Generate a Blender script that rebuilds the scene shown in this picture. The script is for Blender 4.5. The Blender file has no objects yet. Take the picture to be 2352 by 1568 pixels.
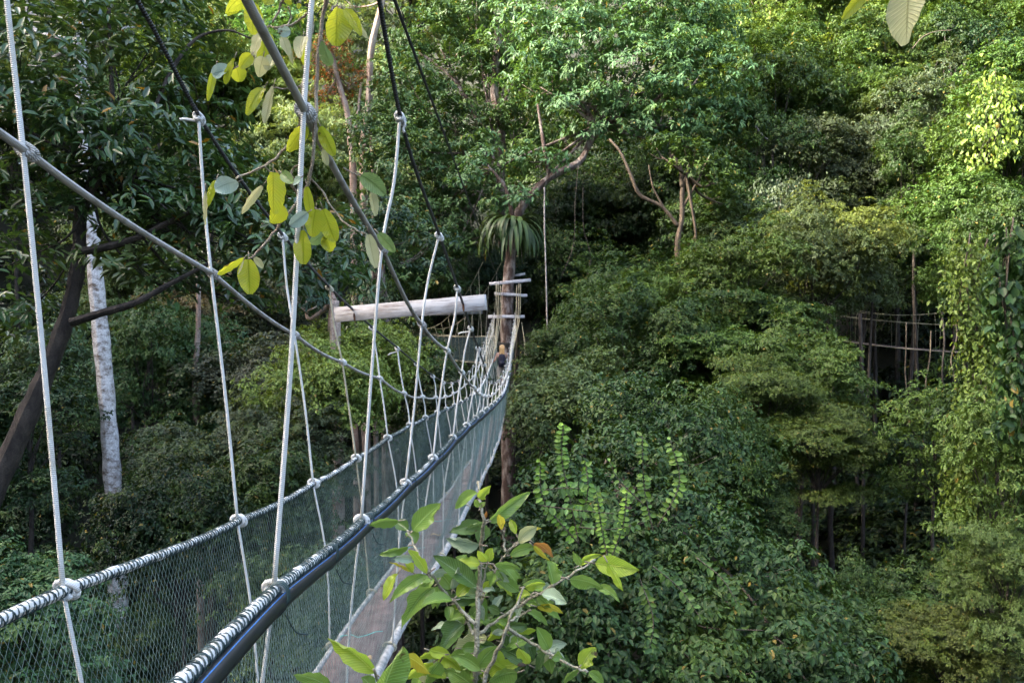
import bpy, math, random
import numpy as np
from mathutils import Vector, Matrix

# ------------------------------------------------------------------ camera, sky, sun
S = bpy.context.scene
COL = S.collection
PITCH = math.radians(2.5)
F = 1898.0                                   # focal length in units of a 2352 px wide frame
camd = bpy.data.cameras.new('camera')
cam = bpy.data.objects.new('camera', camd); COL.objects.link(cam)
cam.location = (0, 0, 0); cam.rotation_euler = (math.pi/2 - PITCH, 0, 0)
camd.sensor_width = 36; camd.lens = F/2352*36
camd.dof.use_dof = True; camd.dof.focus_distance = 2.9; camd.dof.aperture_fstop = 13.0
camd.clip_start = 0.05; camd.clip_end = 2000
S.camera = cam

SUN_EL = math.radians(36); SUN_AZ = math.radians(-102)   # azimuth from +Y, clockwise; minus = to the left
w = bpy.data.worlds.new('World'); S.world = w; w.use_nodes = True
nt = w.node_tree; nt.nodes.clear()
sky = nt.nodes.new('ShaderNodeTexSky'); sky.sky_type = 'NISHITA'; sky.sun_disc = False
sky.sun_elevation = SUN_EL; sky.sun_rotation = SUN_AZ; sky.air_density = 1.0; sky.dust_density = 6.0; sky.ozone_density = 0.3
bg = nt.nodes.new('ShaderNodeBackground'); bg.inputs[1].default_value = 0.12
wo = nt.nodes.new('ShaderNodeOutputWorld')
nt.links.new(sky.outputs[0], bg.inputs[0]); nt.links.new(bg.outputs[0], wo.inputs[0])
sd = bpy.data.lights.new('sun', 'SUN'); sd.energy = 2.25; sd.angle = math.radians(4); sd.color = (1, .93, .80)
sun = bpy.data.objects.new('sun', sd); COL.objects.link(sun)
sdir = Vector((math.sin(SUN_AZ)*math.cos(SUN_EL), math.cos(SUN_AZ)*math.cos(SUN_EL), math.sin(SUN_EL)))
sun.rotation_euler = sdir.to_track_quat('Z', 'Y').to_euler()
S.view_settings.view_transform = 'Standard'; S.view_settings.look = 'None'
S.view_settings.exposure = 3.42; S.view_settings.gamma = 1; S.view_settings.use_curve_mapping = False
S.cycles.max_bounces = 5; S.cycles.diffuse_bounces = 2; S.cycles.transmission_bounces = 2
S.cycles.transparent_max_bounces = 4

rnd = random.Random(7); R = np.random.default_rng(11)
cp, sp = math.cos(PITCH), math.sin(PITCH)

def P(u, v, d):
    """point at camera depth d (metres) seen at (u, v) of a 2352 x 1568 frame"""
    a = (u-1176)/F*d; b = (784-v)/F*d
    return Vector((a, cp*d + sp*b, -sp*d + cp*b))

# ------------------------------------------------------------------ tagging
def tag(o, label=None, cat=None, group=None, kind=None):
    if label: o['label'] = label
    if cat: o['category'] = cat
    if group: o['group'] = group
    if kind: o['kind'] = kind
    return o
def empty(name, loc, label, cat, group=None):
    o = bpy.data.objects.new(name, None); o.empty_display_size = .2
    o.location = loc; COL.objects.link(o)
    return tag(o, label, cat, group)

# ------------------------------------------------------------------ materials
def newmat(name):
    m = bpy.data.materials.new(name); m.use_nodes = True; n = m.node_tree; n.nodes.clear()
    out = n.nodes.new('ShaderNodeOutputMaterial')
    return m, n, out
def node(n, t, **k):
    x = n.nodes.new(t)
    for a, b in k.items():
        if a.startswith('i_'): x.inputs[a[2:].replace('_', ' ')].default_value = b
        else: setattr(x, a, b)
    return x
def ramp(n, stops, interp='LINEAR'):
    r = n.nodes.new('ShaderNodeValToRGB'); r.color_ramp.interpolation = interp
    while len(r.color_ramp.elements) < len(stops): r.color_ramp.elements.new(.5)
    for e, (p, c) in zip(r.color_ramp.elements, stops):
        e.position = p; e.color = (*c, 1) if len(c) == 3 else c
    return r

def foliage_mat(name, rough=.45, transl=.20, spec=.24, odd=(.20, .15, .03), oddp=.99, tip=(.14, .21, .03)):
    """leaf colour = object colour, varied leaf by leaf and patch by patch"""
    m, n, out = newmat(name); L = n.links.new
    oi = node(n, 'ShaderNodeObjectInfo'); ge = node(n, 'ShaderNodeNewGeometry')
    tc = node(n, 'ShaderNodeTexCoord')
    no = node(n, 'ShaderNodeTexNoise', i_Scale=.8, i_Detail=3.0); L(tc.outputs['Object'], no.inputs['Vector'])
    # brightness per leaf
    mr = node(n, 'ShaderNodeMapRange'); L(ge.outputs['Random Per Island'], mr.inputs[0])
    mr.inputs[3].default_value = .62; mr.inputs[4].default_value = 1.45
    mul = node(n, 'ShaderNodeVectorMath', operation='SCALE'); L(oi.outputs['Color'], mul.inputs[0]); L(mr.outputs[0], mul.inputs['Scale'])
    # patches of younger, yellower leaves
    r1 = ramp(n, [(.50, (0, 0, 0)), (.68, (1, 1, 1))]); L(no.outputs[0], r1.inputs[0])
    mx = node(n, 'ShaderNodeMix', data_type='RGBA', blend_type='MIX'); 
    mm = node(n, 'ShaderNodeMath', operation='MULTIPLY'); mm.inputs[1].default_value = .36; L(r1.outputs[0], mm.inputs[0])
    L(mm.outputs[0], mx.inputs[0]); L(mul.outputs[0], mx.inputs[6]); mx.inputs[7].default_value = (*tip, 1)
    # a few odd leaves, yellow or rusty
    wn = node(n, 'ShaderNodeMath', operation='FRACT'); w2 = node(n, 'ShaderNodeMath', operation='MULTIPLY'); w2.inputs[1].default_value = 91.7
    L(ge.outputs['Random Per Island'], w2.inputs[0]); L(w2.outputs[0], wn.inputs[0])
    gt = node(n, 'ShaderNodeMath', operation='GREATER_THAN'); gt.inputs[1].default_value = oddp; L(wn.outputs[0], gt.inputs[0])
    mo = node(n, 'ShaderNodeMix', data_type='RGBA'); L(gt.outputs[0], mo.inputs[0]); L(mx.outputs[2], mo.inputs[6]); mo.inputs[7].default_value = (*odd, 1)
    pb = node(n, 'ShaderNodeBsdfPrincipled', i_Roughness=rough); pb.inputs['Specular IOR Level'].default_value = spec
    L(mo.outputs[2], pb.inputs['Base Color'])
    tr = node(n, 'ShaderNodeBsdfTranslucent')
    tm = node(n, 'ShaderNodeMix', data_type='RGBA', blend_type='MULTIPLY'); tm.inputs[0].default_value = 1
    L(mo.outputs[2], tm.inputs[6]); tm.inputs[7].default_value = (1.5, 1.35, .45, 1); L(tm.outputs[2], tr.inputs[0])
    ms = node(n, 'ShaderNodeMixShader'); ms.inputs[0].default_value = transl
    L(pb.outputs[0], ms.inputs[1]); L(tr.outputs[0], ms.inputs[2]); L(ms.outputs[0], out.inputs[0])
    return m
M_LEAF = foliage_mat('leaf_green')
M_GLOSS = foliage_mat('leaf_glossy', rough=.30, transl=.25, spec=.5, odd=(.30, .17, .03), oddp=.988, tip=(.13, .15, .03))
M_RUST = foliage_mat('leaf_new_growth', rough=.45, transl=.35, odd=(.36, .10, .05), oddp=.8, tip=(.20, .12, .04))

def big_leaf_mat(name, col, under, back=.35, rough=.24, veins=34, vein_col=None):
    """foreground leaves with a midrib and side veins laid out in the leaf's own UV"""
    m, n, out = newmat(name); L = n.links.new
    uv = node(n, 'ShaderNodeUVMap'); uv.uv_map = 'UVMap'
    sx = node(n, 'ShaderNodeSeparateXYZ'); L(uv.outputs[0], sx.inputs[0])
    a = node(n, 'ShaderNodeMath', operation='SUBTRACT'); a.inputs[1].default_value = .5; L(sx.outputs[0], a.inputs[0])
    ab = node(n, 'ShaderNodeMath', operation='ABSOLUTE'); L(a.outputs[0], ab.inputs[0])
    # side veins: sin(veins*(v - .35*|u|))
    k = node(n, 'ShaderNodeMath', operation='MULTIPLY_ADD'); k.inputs[1].default_value = -.42; L(ab.outputs[0], k.inputs[0]); L(sx.outputs[1], k.inputs[2])
    k2 = node(n, 'ShaderNodeMath', operation='MULTIPLY'); k2.inputs[1].default_value = veins*math.pi; L(k.outputs[0], k2.inputs[0])
    si = node(n, 'ShaderNodeMath', operation='SINE'); L(k2.outputs[0], si.inputs[0])
    rv = ramp(n, [(.35, (0, 0, 0)), (.99, (1, 1, 1))]); L(si.outputs[0], rv.inputs[0])
    rm = ramp(n, [(.012, (1, 1, 1)), (.035, (0, 0, 0))]); L(ab.outputs[0], rm.inputs[0])
    mxv = node(n, 'ShaderNodeMath', operation='MULTIPLY_ADD'); mxv.inputs[1].default_value = .45; L(rv.outputs[0], mxv.inputs[0]); L(rm.outputs[0], mxv.inputs[2]); mxv.use_clamp = True
    ge = node(n, 'ShaderNodeNewGeometry')
    no = node(n, 'ShaderNodeTexNoise', i_Scale=38.0, i_Detail=4.0); tc = node(n, 'ShaderNodeTexCoord'); L(tc.outputs['Object'], no.inputs['Vector'])
    hs = node(n, 'ShaderNodeHueSaturation'); hs.inputs['Color'].default_value = (*col, 1)
    vr = node(n, 'ShaderNodeMapRange'); L(ge.outputs['Random Per Island'], vr.inputs[0]); vr.inputs[3].default_value = .75; vr.inputs[4].default_value = 1.3
    L(vr.outputs[0], hs.inputs['Value'])
    hr = node(n, 'ShaderNodeMapRange'); L(no.outputs[0], hr.inputs[0]); hr.inputs[3].default_value = .48; hr.inputs[4].default_value = .52
    L(hr.outputs[0], hs.inputs['Hue'])
    un = node(n, 'ShaderNodeMix', data_type='RGBA'); L(ge.outputs['Backfacing'], un.inputs[0]); L(hs.outputs[0], un.inputs[6]); un.inputs[7].default_value = (*under, 1)
    vc = node(n, 'ShaderNodeMix', data_type='RGBA'); L(mxv.outputs[0], vc.inputs[0]); L(un.outputs[2], vc.inputs[6])
    vcol = vein_col or tuple(min(.75, c*1.5+.06) for c in col); vc.inputs[7].default_value = (*vcol, 1)
    # brown blemishes
    n2 = node(n, 'ShaderNodeTexNoise', i_Scale=22.0, i_Detail=5.0); L(tc.outputs['Object'], n2.inputs['Vector'])
    rb = ramp(n, [(.68, (0, 0, 0)), (.72, (1, 1, 1))]); L(n2.outputs[0], rb.inputs[0])
    bm = node(n, 'ShaderNodeMix', data_type='RGBA'); L(rb.outputs[0], bm.inputs[0]); L(vc.outputs[2], bm.inputs[6]); bm.inputs[7].default_value = (.10, .06, .02, 1)
    bmp = node(n, 'ShaderNodeBump'); bmp.inputs['Strength'].default_value = .9; bmp.inputs['Distance'].default_value = .004; L(mxv.outputs[0], bmp.inputs['Height'])
    pb = node(n, 'ShaderNodeBsdfPrincipled', i_Roughness=rough); L(bm.outputs[2], pb.inputs['Base Color']); L(bmp.outputs[0], pb.inputs['Normal'])
    tr = node(n, 'ShaderNodeBsdfTranslucent'); L(bm.outputs[2], tr.inputs[0])
    ms = node(n, 'ShaderNodeMixShader'); ms.inputs[0].default_value = back
    L(pb.outputs[0], ms.inputs[1]); L(tr.outputs[0], ms.inputs[2]); L(ms.outputs[0], out.inputs[0])
    return m
BL = {
 'g': big_leaf_mat('leaf_mid_green', (.20, .33, .06), (.32, .42, .14)),
 'd': big_leaf_mat('leaf_dark_green', (.10, .18, .045), (.2, .27, .09)),
 'b': big_leaf_mat('leaf_bright_green', (.38, .52, .05), (.38, .48, .1), back=.5),
 's': big_leaf_mat('leaf_silvery', (.34, .44, .28), (.30, .37, .26), rough=.22, back=.2),
 'y': big_leaf_mat('leaf_yellow', (.52, .46, .04), (.50, .45, .08), back=.5),
 'o': big_leaf_mat('leaf_orange', (.45, .20, .04), (.40, .2, .06), back=.45),
 'p': big_leaf_mat('leaf_pale', (.42, .45, .20), (.46, .48, .28), back=.4),
 # the hanging branch: finely ribbed round leaves
 'Y': big_leaf_mat('ribbed_leaf_lime', (.42, .46, .03), (.44, .46, .06), back=.55, veins=26, vein_col=(.30, .36, .02)),
 'G': big_leaf_mat('ribbed_leaf_green', (.20, .30, .09), (.25, .34, .14), back=.4, veins=26, vein_col=(.14, .22, .06)),
 'W': big_leaf_mat('ribbed_leaf_silver', (.42, .55, .45), (.6, .68, .6), back=.2, rough=.2, veins=26, vein_col=(.3, .42, .32)),
 'K': big_leaf_mat('ribbed_leaf_pale', (.50, .50, .25), (.58, .58, .40), back=.45, veins=26, vein_col=(.36, .36, .16)),
}

def bark_mat(name, dark, light, scale=6., thr=.5, soft=.12, bump=.6, vscale=.35):
    m, n, out = newmat(name); L = n.links.new
    tc = node(n, 'ShaderNodeTexCoord'); mp = node(n, 'ShaderNodeMapping'); mp.inputs['Scale'].default_value = (1, 1, vscale)
    L(tc.outputs['Object'], mp.inputs[0])
    no = node(n, 'ShaderNodeTexNoise', i_Scale=scale, i_Detail=7.0, i_Roughness=.65); L(mp.outputs[0], no.inputs['Vector'])
    r = ramp(n, [(thr-soft, dark), (thr+soft, light)]); L(no.outputs[0], r.inputs[0])
    n2 = node(n, 'ShaderNodeTexNoise', i_Scale=scale*7, i_Detail=4.0); L(tc.outputs['Object'], n2.inputs['Vector'])
    v = node(n, 'ShaderNodeMapRange'); L(n2.outputs[0], v.inputs[0]); v.inputs[1].default_value = .3; v.inputs[2].default_value = .7; v.inputs[3].default_value = .55; v.inputs[4].default_value = 1.15
    sc = node(n, 'ShaderNodeVectorMath', operation='SCALE'); L(r.outputs[0], sc.inputs[0]); L(v.outputs[0], sc.inputs['Scale'])
    b = node(n, 'ShaderNodeBump'); b.inputs['Strength'].default_value = bump; b.inputs['Distance'].default_value = .03; L(n2.outputs[0], b.inputs['Height'])
    pb = node(n, 'ShaderNodeBsdfPrincipled', i_Roughness=.85); L(sc.outputs[0], pb.inputs['Base Color']); L(b.outputs[0], pb.inputs['Normal'])
    L(pb.outputs[0], out.inputs[0]); return m
M_BARK = bark_mat('bark_brown', (.07, .045, .03), (.20, .16, .12))
M_BARKRED = bark_mat('bark_reddish_with_pale_patches', (.085, .05, .038), (.36, .31, .28), scale=5.5, thr=.55, soft=.10, bump=1.)
M_BARKPINK = bark_mat('bark_pinkish', (.24, .15, .11), (.46, .38, .32), scale=3.5)
M_BARKWHITE = bark_mat('bark_white', (.15, .11, .08), (.62, .60, .58), scale=6, thr=.45, soft=.10, bump=.3, vscale=1.6)
M_BARKDARK = bark_mat('bark_dark', (.02, .015, .012), (.075, .06, .048), scale=9)
M_BARKMOSS = bark_mat('bark_mossy', (.05, .035, .022), (.14, .10, .065), scale=5)
M_TWIG = bark_mat('twig_bark', (.20, .14, .09), (.50, .45, .34), scale=30)
M_STEM = bark_mat('young_stem', (.26, .24, .15), (.52, .50, .38), scale=30)
M_VINE = bark_mat('vine_stem', (.06, .045, .03), (.16, .13, .09), scale=12)

def rope_mat(name, a, b, freq=90., bump=.8, rough=.8, dirt=(.12, .11, .06), dthr=.66):
    m, n, out = newmat(name); L = n.links.new
    uv = node(n, 'ShaderNodeUVMap'); uv.uv_map = 'UVMap'; mp = node(n, 'ShaderNodeMapping'); L(uv.outputs[0], mp.inputs[0])
    sx = node(n, 'ShaderNodeSeparateXYZ'); L(mp.outputs[0], sx.inputs[0])
    k = node(n, 'ShaderNodeMath', operation='MULTIPLY_ADD'); k.inputs[1].default_value = freq*2*math.pi; L(sx.outputs[0], k.inputs[0])
    k3 = node(n, 'ShaderNodeMath', operation='MULTIPLY'); k3.inputs[1].default_value = 2*math.pi*2; L(sx.outputs[1], k3.inputs[0]); L(k3.outputs[0], k.inputs[2])
    si = node(n, 'ShaderNodeMath', operation='SINE'); L(k.outputs[0], si.inputs[0])
    mr = node(n, 'ShaderNodeMapRange'); L(si.outputs[0], mr.inputs[0]); mr.inputs[1].default_value = -1; mr.inputs[2].default_value = 1
    mix = node(n, 'ShaderNodeMix', data_type='RGBA'); L(mr.outputs[0], mix.inputs[0]); mix.inputs[6].default_value = (*a, 1); mix.inputs[7].default_value = (*b, 1)
    tc = node(n, 'ShaderNodeTexCoord'); no = node(n, 'ShaderNodeTexNoise', i_Scale=9.0, i_Detail=5.0); L(tc.outputs['Object'], no.inputs['Vector'])
    r = ramp(n, [(dthr-.12, (0, 0, 0)), (dthr+.08, (1, 1, 1))]); L(no.outputs[0], r.inputs[0])
    mm = node(n, 'ShaderNodeMath', operation='MULTIPLY'); mm.inputs[1].default_value = .7; L(r.outputs[0], mm.inputs[0])
    m2 = node(n, 'ShaderNodeMix', data_type='RGBA'); L(mm.outputs[0], m2.inputs[0]); L(mix.outputs[2], m2.inputs[6]); m2.inputs[7].default_value = (*dirt, 1)
    bp = node(n, 'ShaderNodeBump'); bp.inputs['Strength'].default_value = bump; bp.inputs['Distance'].default_value = .004; L(si.outputs[0], bp.inputs['Height'])
    pb = node(n, 'ShaderNodeBsdfPrincipled', i_Roughness=rough); L(m2.outputs[2], pb.inputs['Base Color']); L(bp.outputs[0], pb.inputs['Normal'])
    L(pb.outputs[0], out.inputs[0]); return m
M_ROPE = rope_mat('rope_white', (.60, .60, .56), (.74, .75, .72), freq=170., bump=.35, dirt=(.42, .39, .28))
M_ROPEGREY = rope_mat('rope_grey_weathered', (.38, .37, .34), (.58, .57, .54), freq=150., bump=.5, dirt=(.17, .15, .10), dthr=.6)
M_CABLE = rope_mat('cable_black', (.006, .006, .006), (.05, .05, .05), freq=60., bump=1., rough=.5, dirt=(.02, .02, .02))
M_OLDROPE = rope_mat('rope_yellowed', (.36, .33, .22), (.50, .47, .35), freq=150., bump=.4, dirt=(.2, .17, .09))

def plain(name, col, rough=.6, col2=None, scale=8., metal=0., bump=0.):
    m, n, out = newmat(name); L = n.links.new
    tc = node(n, 'ShaderNodeTexCoord'); no = node(n, 'ShaderNodeTexNoise', i_Scale=scale, i_Detail=6.0); L(tc.outputs['Object'], no.inputs['Vector'])
    r = ramp(n, [(.35, col2 or tuple(c*.75 for c in col)), (.65, col)]); L(no.outputs[0], r.inputs[0])
    pb = node(n, 'ShaderNodeBsdfPrincipled', i_Roughness=rough, i_Metallic=metal); L(r.outputs[0], pb.inputs['Base Color'])
    if bump:
        b = node(n, 'ShaderNodeBump'); b.inputs['Strength'].default_value = bump; b.inputs['Distance'].default_value = .01
        L(no.outputs[0], b.inputs['Height']); L(b.outputs[0], pb.inputs['Normal'])
    L(pb.outputs[0], out.inputs[0]); return m
M_NET = plain('net_twine_teal', (.28, .38, .345), .35, (.13, .20, .18), 14)
M_LACE = plain('lacing_twine_dark', (.03, .06, .06), .5)
M_PIPE = plain('pipe_black_plastic', (.016, .018, .022), .38)
M_STRIPE = plain('pipe_blue_stripe', (.03, .15, .42), .5)
M_DECK = plain('walkway_board', (.17, .125, .115), .8, (.075, .055, .05), 9, bump=.3)
M_EDGE = plain('edge_rope_wrapped', (.40, .40, .38), .8, (.17, .18, .17), 25, bump=.6)
M_TEAL = plain('twine_turquoise', (.10, .50, .45), .6)
M_SKIN = plain('skin', (.55, .33, .24), .55)
M_HAIR = plain('hair_blond', (.62, .40, .17), .5, (.42, .24, .09), 60)
M_TOP = plain('cloth_grey_blue', (.17, .17, .22), .9)
M_TROUS = plain('cloth_beige', (.42, .38, .33), .9)
M_PACK = plain('cloth_navy', (.012, .012, .03), .7)
M_RED = plain('strap_red', (.4, .03, .02), .7)
M_DEADLEAF = plain('dead_leaf', (.48, .36, .15), .7, (.25, .16, .07), 30)
M_SOIL = plain('forest_floor', (.016, .018, .008), .95, (.007, .010, .004), 1.5, bump=.5)

def wood_mat(name, a, b, rust=True):
    m, n, out = newmat(name); L = n.links.new
    tc = node(n, 'ShaderNodeTexCoord'); mp = node(n, 'ShaderNodeMapping'); mp.inputs['Scale'].default_value = (3, 9, 9)
    L(tc.outputs['Object'], mp.inputs[0])
    no = node(n, 'ShaderNodeTexNoise', i_Scale=1.6, i_Detail=8.0, i_Roughness=.65); L(mp.outputs[0], no.inputs['Vector'])
    r = ramp(n, [(.34, a), (.56, b), (.8, tuple(min(.9, c*1.12) for c in b))]); L(no.outputs[0], r.inputs[0])
    mp2 = node(n, 'ShaderNodeMapping'); mp2.inputs['Scale'].default_value = (3, 60, 60); L(tc.outputs['Object'], mp2.inputs[0])
    n2 = node(n, 'ShaderNodeTexNoise', i_Scale=1.2, i_Detail=4.0); L(mp2.outputs[0], n2.inputs['Vector'])
    r2 = ramp(n, [(.33, (.25, .19, .16)), (.44, (1, 1, 1))]); L(n2.outputs[0], r2.inputs[0])
    mu = node(n, 'ShaderNodeMix', data_type='RGBA', blend_type='MULTIPLY'); mu.inputs[0].default_value = .8
    L(r.outputs[0], mu.inputs[6]); L(r2.outputs[0], mu.inputs[7])
    b_ = node(n, 'ShaderNodeBump'); b_.inputs['Strength'].default_value = .5; b_.inputs['Distance'].default_value = .006; L(n2.outputs[0], b_.inputs['Height'])
    pb = node(n, 'ShaderNodeBsdfPrincipled', i_Roughness=.85); L(mu.outputs[2], pb.inputs['Base Color']); L(b_.outputs[0], pb.inputs['Normal'])
    L(pb.outputs[0], out.inputs[0]); return m
M_BEAM = wood_mat('timber_weathered_white', (.34, .29, .26), (.58, .56, .54))
M_BOARD = wood_mat('board_weathered_grey', (.30, .28, .28), (.55, .54, .56))
M_RUSTSTAIN = plain('rust_stain', (.12, .05, .02), .9, (.03, .015, .01), 30)

# ------------------------------------------------------------------ mesh tools
def mesh_obj(name, verts, faces, mat, parent=None, uvs=None, smooth=False, matidx=None):
    """faces: (n,k) int array of equal sized polygons, or list of such arrays; world coordinates"""
    me = bpy.data.meshes.new(name)
    fl = faces if isinstance(faces, list) else [faces]
    fl = [np.asarray(f, dtype=np.int32) for f in fl if len(f)]
    verts = np.asarray(verts, dtype=np.float32)
    o = bpy.data.objects.new(name, me); COL.objects.link(o)
    if parent is not None:
        o.parent = parent; verts = verts - np.array(WLOC(parent), dtype=np.float32)
    me.vertices.add(len(verts)); me.vertices.foreach_set('co', verts.ravel())
    loops = np.concatenate([f.ravel() for f in fl]); me.loops.add(len(loops)); me.loops.foreach_set('vertex_index', loops)
    tot = np.concatenate([np.full(len(f), f.shape[1], dtype=np.int32) for f in fl])
    start = np.concatenate([[0], np.cumsum(tot)[:-1]]).astype(np.int32)
    me.polygons.add(len(tot)); me.polygons.foreach_set('loop_start', start)
    if matidx is not None: me.polygons.foreach_set('material_index', np.asarray(matidx, dtype=np.int32))
    if smooth: me.polygons.foreach_set('use_smooth', np.ones(len(tot), dtype=bool))
    me.update(calc_edges=True)
    if uvs is not None:
        ul = me.uv_layers.new(name='UVMap'); ul.data.foreach_set('uv', np.asarray(uvs, dtype=np.float32)[loops].ravel())
    for mm in (mat if isinstance(mat, (list, tuple)) else [mat]): me.materials.append(mm)
    return o
def WLOC(o):
    v = Vector((0, 0, 0))
    while o is not None: v = v + o.location; o = o.parent
    return v

class Acc:
    """collects verts / quads / tris / uvs"""
    def __init__(s): s.v = []; s.q = []; s.t = []; s.uv = []; s.n = 0; s.mi = []
    def add(s, v, q=None, t=None, uv=None):
        v = np.asarray(v, float).reshape(-1, 3)
        if q is not None and len(q): s.q.append(np.asarray(q)+s.n)
        if t is not None and len(t): s.t.append(np.asarray(t)+s.n)
        s.v.append(v); s.uv.append(np.zeros((len(v), 2)) if uv is None else np.asarray(uv, float)); s.n += len(v)
    def build(s, name, mat, parent=None, smooth=True):
        f = []
        if s.q: f.append(np.concatenate(s.q))
        if s.t: f.append(np.concatenate(s.t))
        return mesh_obj(name, np.concatenate(s.v), f, mat, parent, np.concatenate(s.uv), smooth)

def spline(pts, n):
    """Catmull-Rom through pts, n samples per span"""
    p = np.array([list(q) for q in pts], float)
    if len(p) < 3: 
        t = np.linspace(0, 1, n+1)[:, None]; return p[0]*(1-t)+p[-1]*t
    p = np.vstack([2*p[0]-p[1], p, 2*p[-1]-p[-2]]); out = []
    for i in range(1, len(p)-2):
        t = np.linspace(0, 1, n, endpoint=False)[:, None]
        a, b, c, d = p[i-1], p[i], p[i+1], p[i+2]
        out.append(.5*((2*b)+(c-a)*t+(2*a-5*b+4*c-d)*t**2+(3*b-a-3*c+d)*t**3))
    out.append(p[-2][None]); return np.vstack(out)

def tube(acc, pts, r, seg=6, cap=True, uoff=0.):
    p = np.array([list(q) for q in pts], float); n = len(p)
    r = np.full(n, r) if np.isscalar(r) else np.asarray(r, float)
    if len(r) != n: r = np.interp(np.linspace(0, 1, n), np.linspace(0, 1, len(r)), r)
    T = np.gradient(p, axis=0); T /= np.linalg.norm(T, axis=1)[:, None]+1e-12
    up = np.array([0, 0, 1.]) if abs(T[0][2]) < .9 else np.array([1., 0, 0])
    nrm = np.cross(T[0], up); nrm /= np.linalg.norm(nrm); Ns = [nrm]
    for i in range(1, n):
        v = Ns[-1]-T[i]*np.dot(Ns[-1], T[i]); v /= np.linalg.norm(v)+1e-12; Ns.append(v)
    Nn = np.array(Ns); B = np.cross(T, Nn)
    a = np.linspace(0, 2*np.pi, seg+1)
    ring = p[:, None]+r[:, None, None]*(np.cos(a)[None, :, None]*Nn[:, None]+np.sin(a)[None, :, None]*B[:, None])
    ln = np.concatenate([[0], np.cumsum(np.linalg.norm(np.diff(p, axis=0), axis=1))])+uoff
    uv = np.stack(np.broadcast_arrays(ln[:, None], (a/(2*np.pi))[None]), -1).reshape(-1, 2)
    m = seg+1; i, j = np.meshgrid(np.arange(n-1), np.arange(seg), indexing='ij'); b = (i*m+j).ravel()
    q = np.stack([b, b+1, b+m+1, b+m], 1)
    t = None
    v = ring.reshape(-1, 3)
    if cap:
        v = np.vstack([v, p[0], p[-1]]); uv = np.vstack([uv, [ln[0], 0], [ln[-1], 0]]); c0, c1 = n*m, n*m+1
        j = np.arange(seg); t = np.vstack([np.stack([j+1, j, np.full(seg, c0)], 1), np.stack([(n-1)*m+j, (n-1)*m+j+1, np.full(seg, c1)], 1)])
    acc.add(v, q, t, uv)

def box(acc, c, ax, ay, az, hx, hy, hz, bev=.06):
    """bevelled box by its centre, axes and half sizes"""
    c = np.array(c, float); ax, ay, az = [np.array(list(a), float) for a in (ax, ay, az)]
    b = min(hx, hy, hz)*bev*2
    # octagonal section, extruded along ax with small end chamfer
    sec = [(hy-b, hz), (hy, hz-b), (hy, -hz+b), (hy-b, -hz), (-hy+b, -hz), (-hy, -hz+b), (-hy, hz-b), (-hy+b, hz)]
    rings = []
    for x, k in ((-hx, 1-b/min(hy, hz)), (-hx+b, 1), (hx-b, 1), (hx, 1-b/min(hy, hz))):
        rings.append([c+ax*x+ay*s*k+az*t*k for s, t in sec])
    v = np.array(rings).reshape(-1, 3); q = []; 
    for i in range(3):
        for j in range(8): q.append([i*8+j, (i+1)*8+j, (i+1)*8+(j+1) % 8, i*8+(j+1) % 8])
    n0 = len(v); v = np.vstack([v, c-ax*hx, c+ax*hx]); t = []
    for j in range(8): t.append([j, (j+1) % 8, n0]); t.append([24+(j+1) % 8, 24+j, n0+1])
    acc.add(v, q, t)

def blob(acc, c, rad, seg=12, rings=8, rot=None):
    a = np.linspace(0, 2*np.pi, seg, endpoint=False); b = np.linspace(0, np.pi, rings+1)
    v = np.array([[np.sin(t)*np.cos(s), np.sin(t)*np.sin(s), np.cos(t)] for t in b for s in a])*np.array(rad)
    if rot is not None: v = v@np.array(rot).T
    v = v+np.array(list(c)); q = [[i*seg+j, (i+1)*seg+j, (i+1)*seg+(j+1) % seg, i*seg+(j+1) % seg] for i in range(rings) for j in range(seg)]
    acc.add(v, q)

# ------------------------------------------------------------------ foliage
def unit(a): return a/(np.linalg.norm(a, axis=-1, keepdims=True)+1e-9)
def leaf_arrays(P0, D, N, Ln, Wd, fold=.35):
    D = unit(D); N = unit(N-D*np.sum(N*D, 1)[:, None]); Sd = np.cross(D, N)
    Ln = Ln[:, None]; Wd = Wd[:, None]; h = fold*Wd*.5
    v = np.stack([P0,
                  P0+D*Ln*.30+Sd*Wd*.46+N*h, P0+D*Ln*.68+Sd*Wd*.40+N*h-N*Ln*.03,
                  P0+D*Ln-N*Ln*.12,
                  P0+D*Ln*.68-Sd*Wd*.40+N*h-N*Ln*.03, P0+D*Ln*.30-Sd*Wd*.46+N*h], 1)
    n = len(P0); b = (np.arange(n)*6)[:, None]
    q = np.concatenate([b+np.array([0, 1, 2, 3]), b+np.array([0, 3, 4, 5])])
    return v.reshape(-1, 3), q

def sphere_dirs(n, rg, zmin=-.35):
    z = rg.uniform(zmin, 1, n)**1.0; a = rg.uniform(0, 2*np.pi, n); s = np.sqrt(np.clip(1-z*z, 0, 1))
    return np.stack([s*np.cos(a), s*np.sin(a), z], 1)

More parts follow.
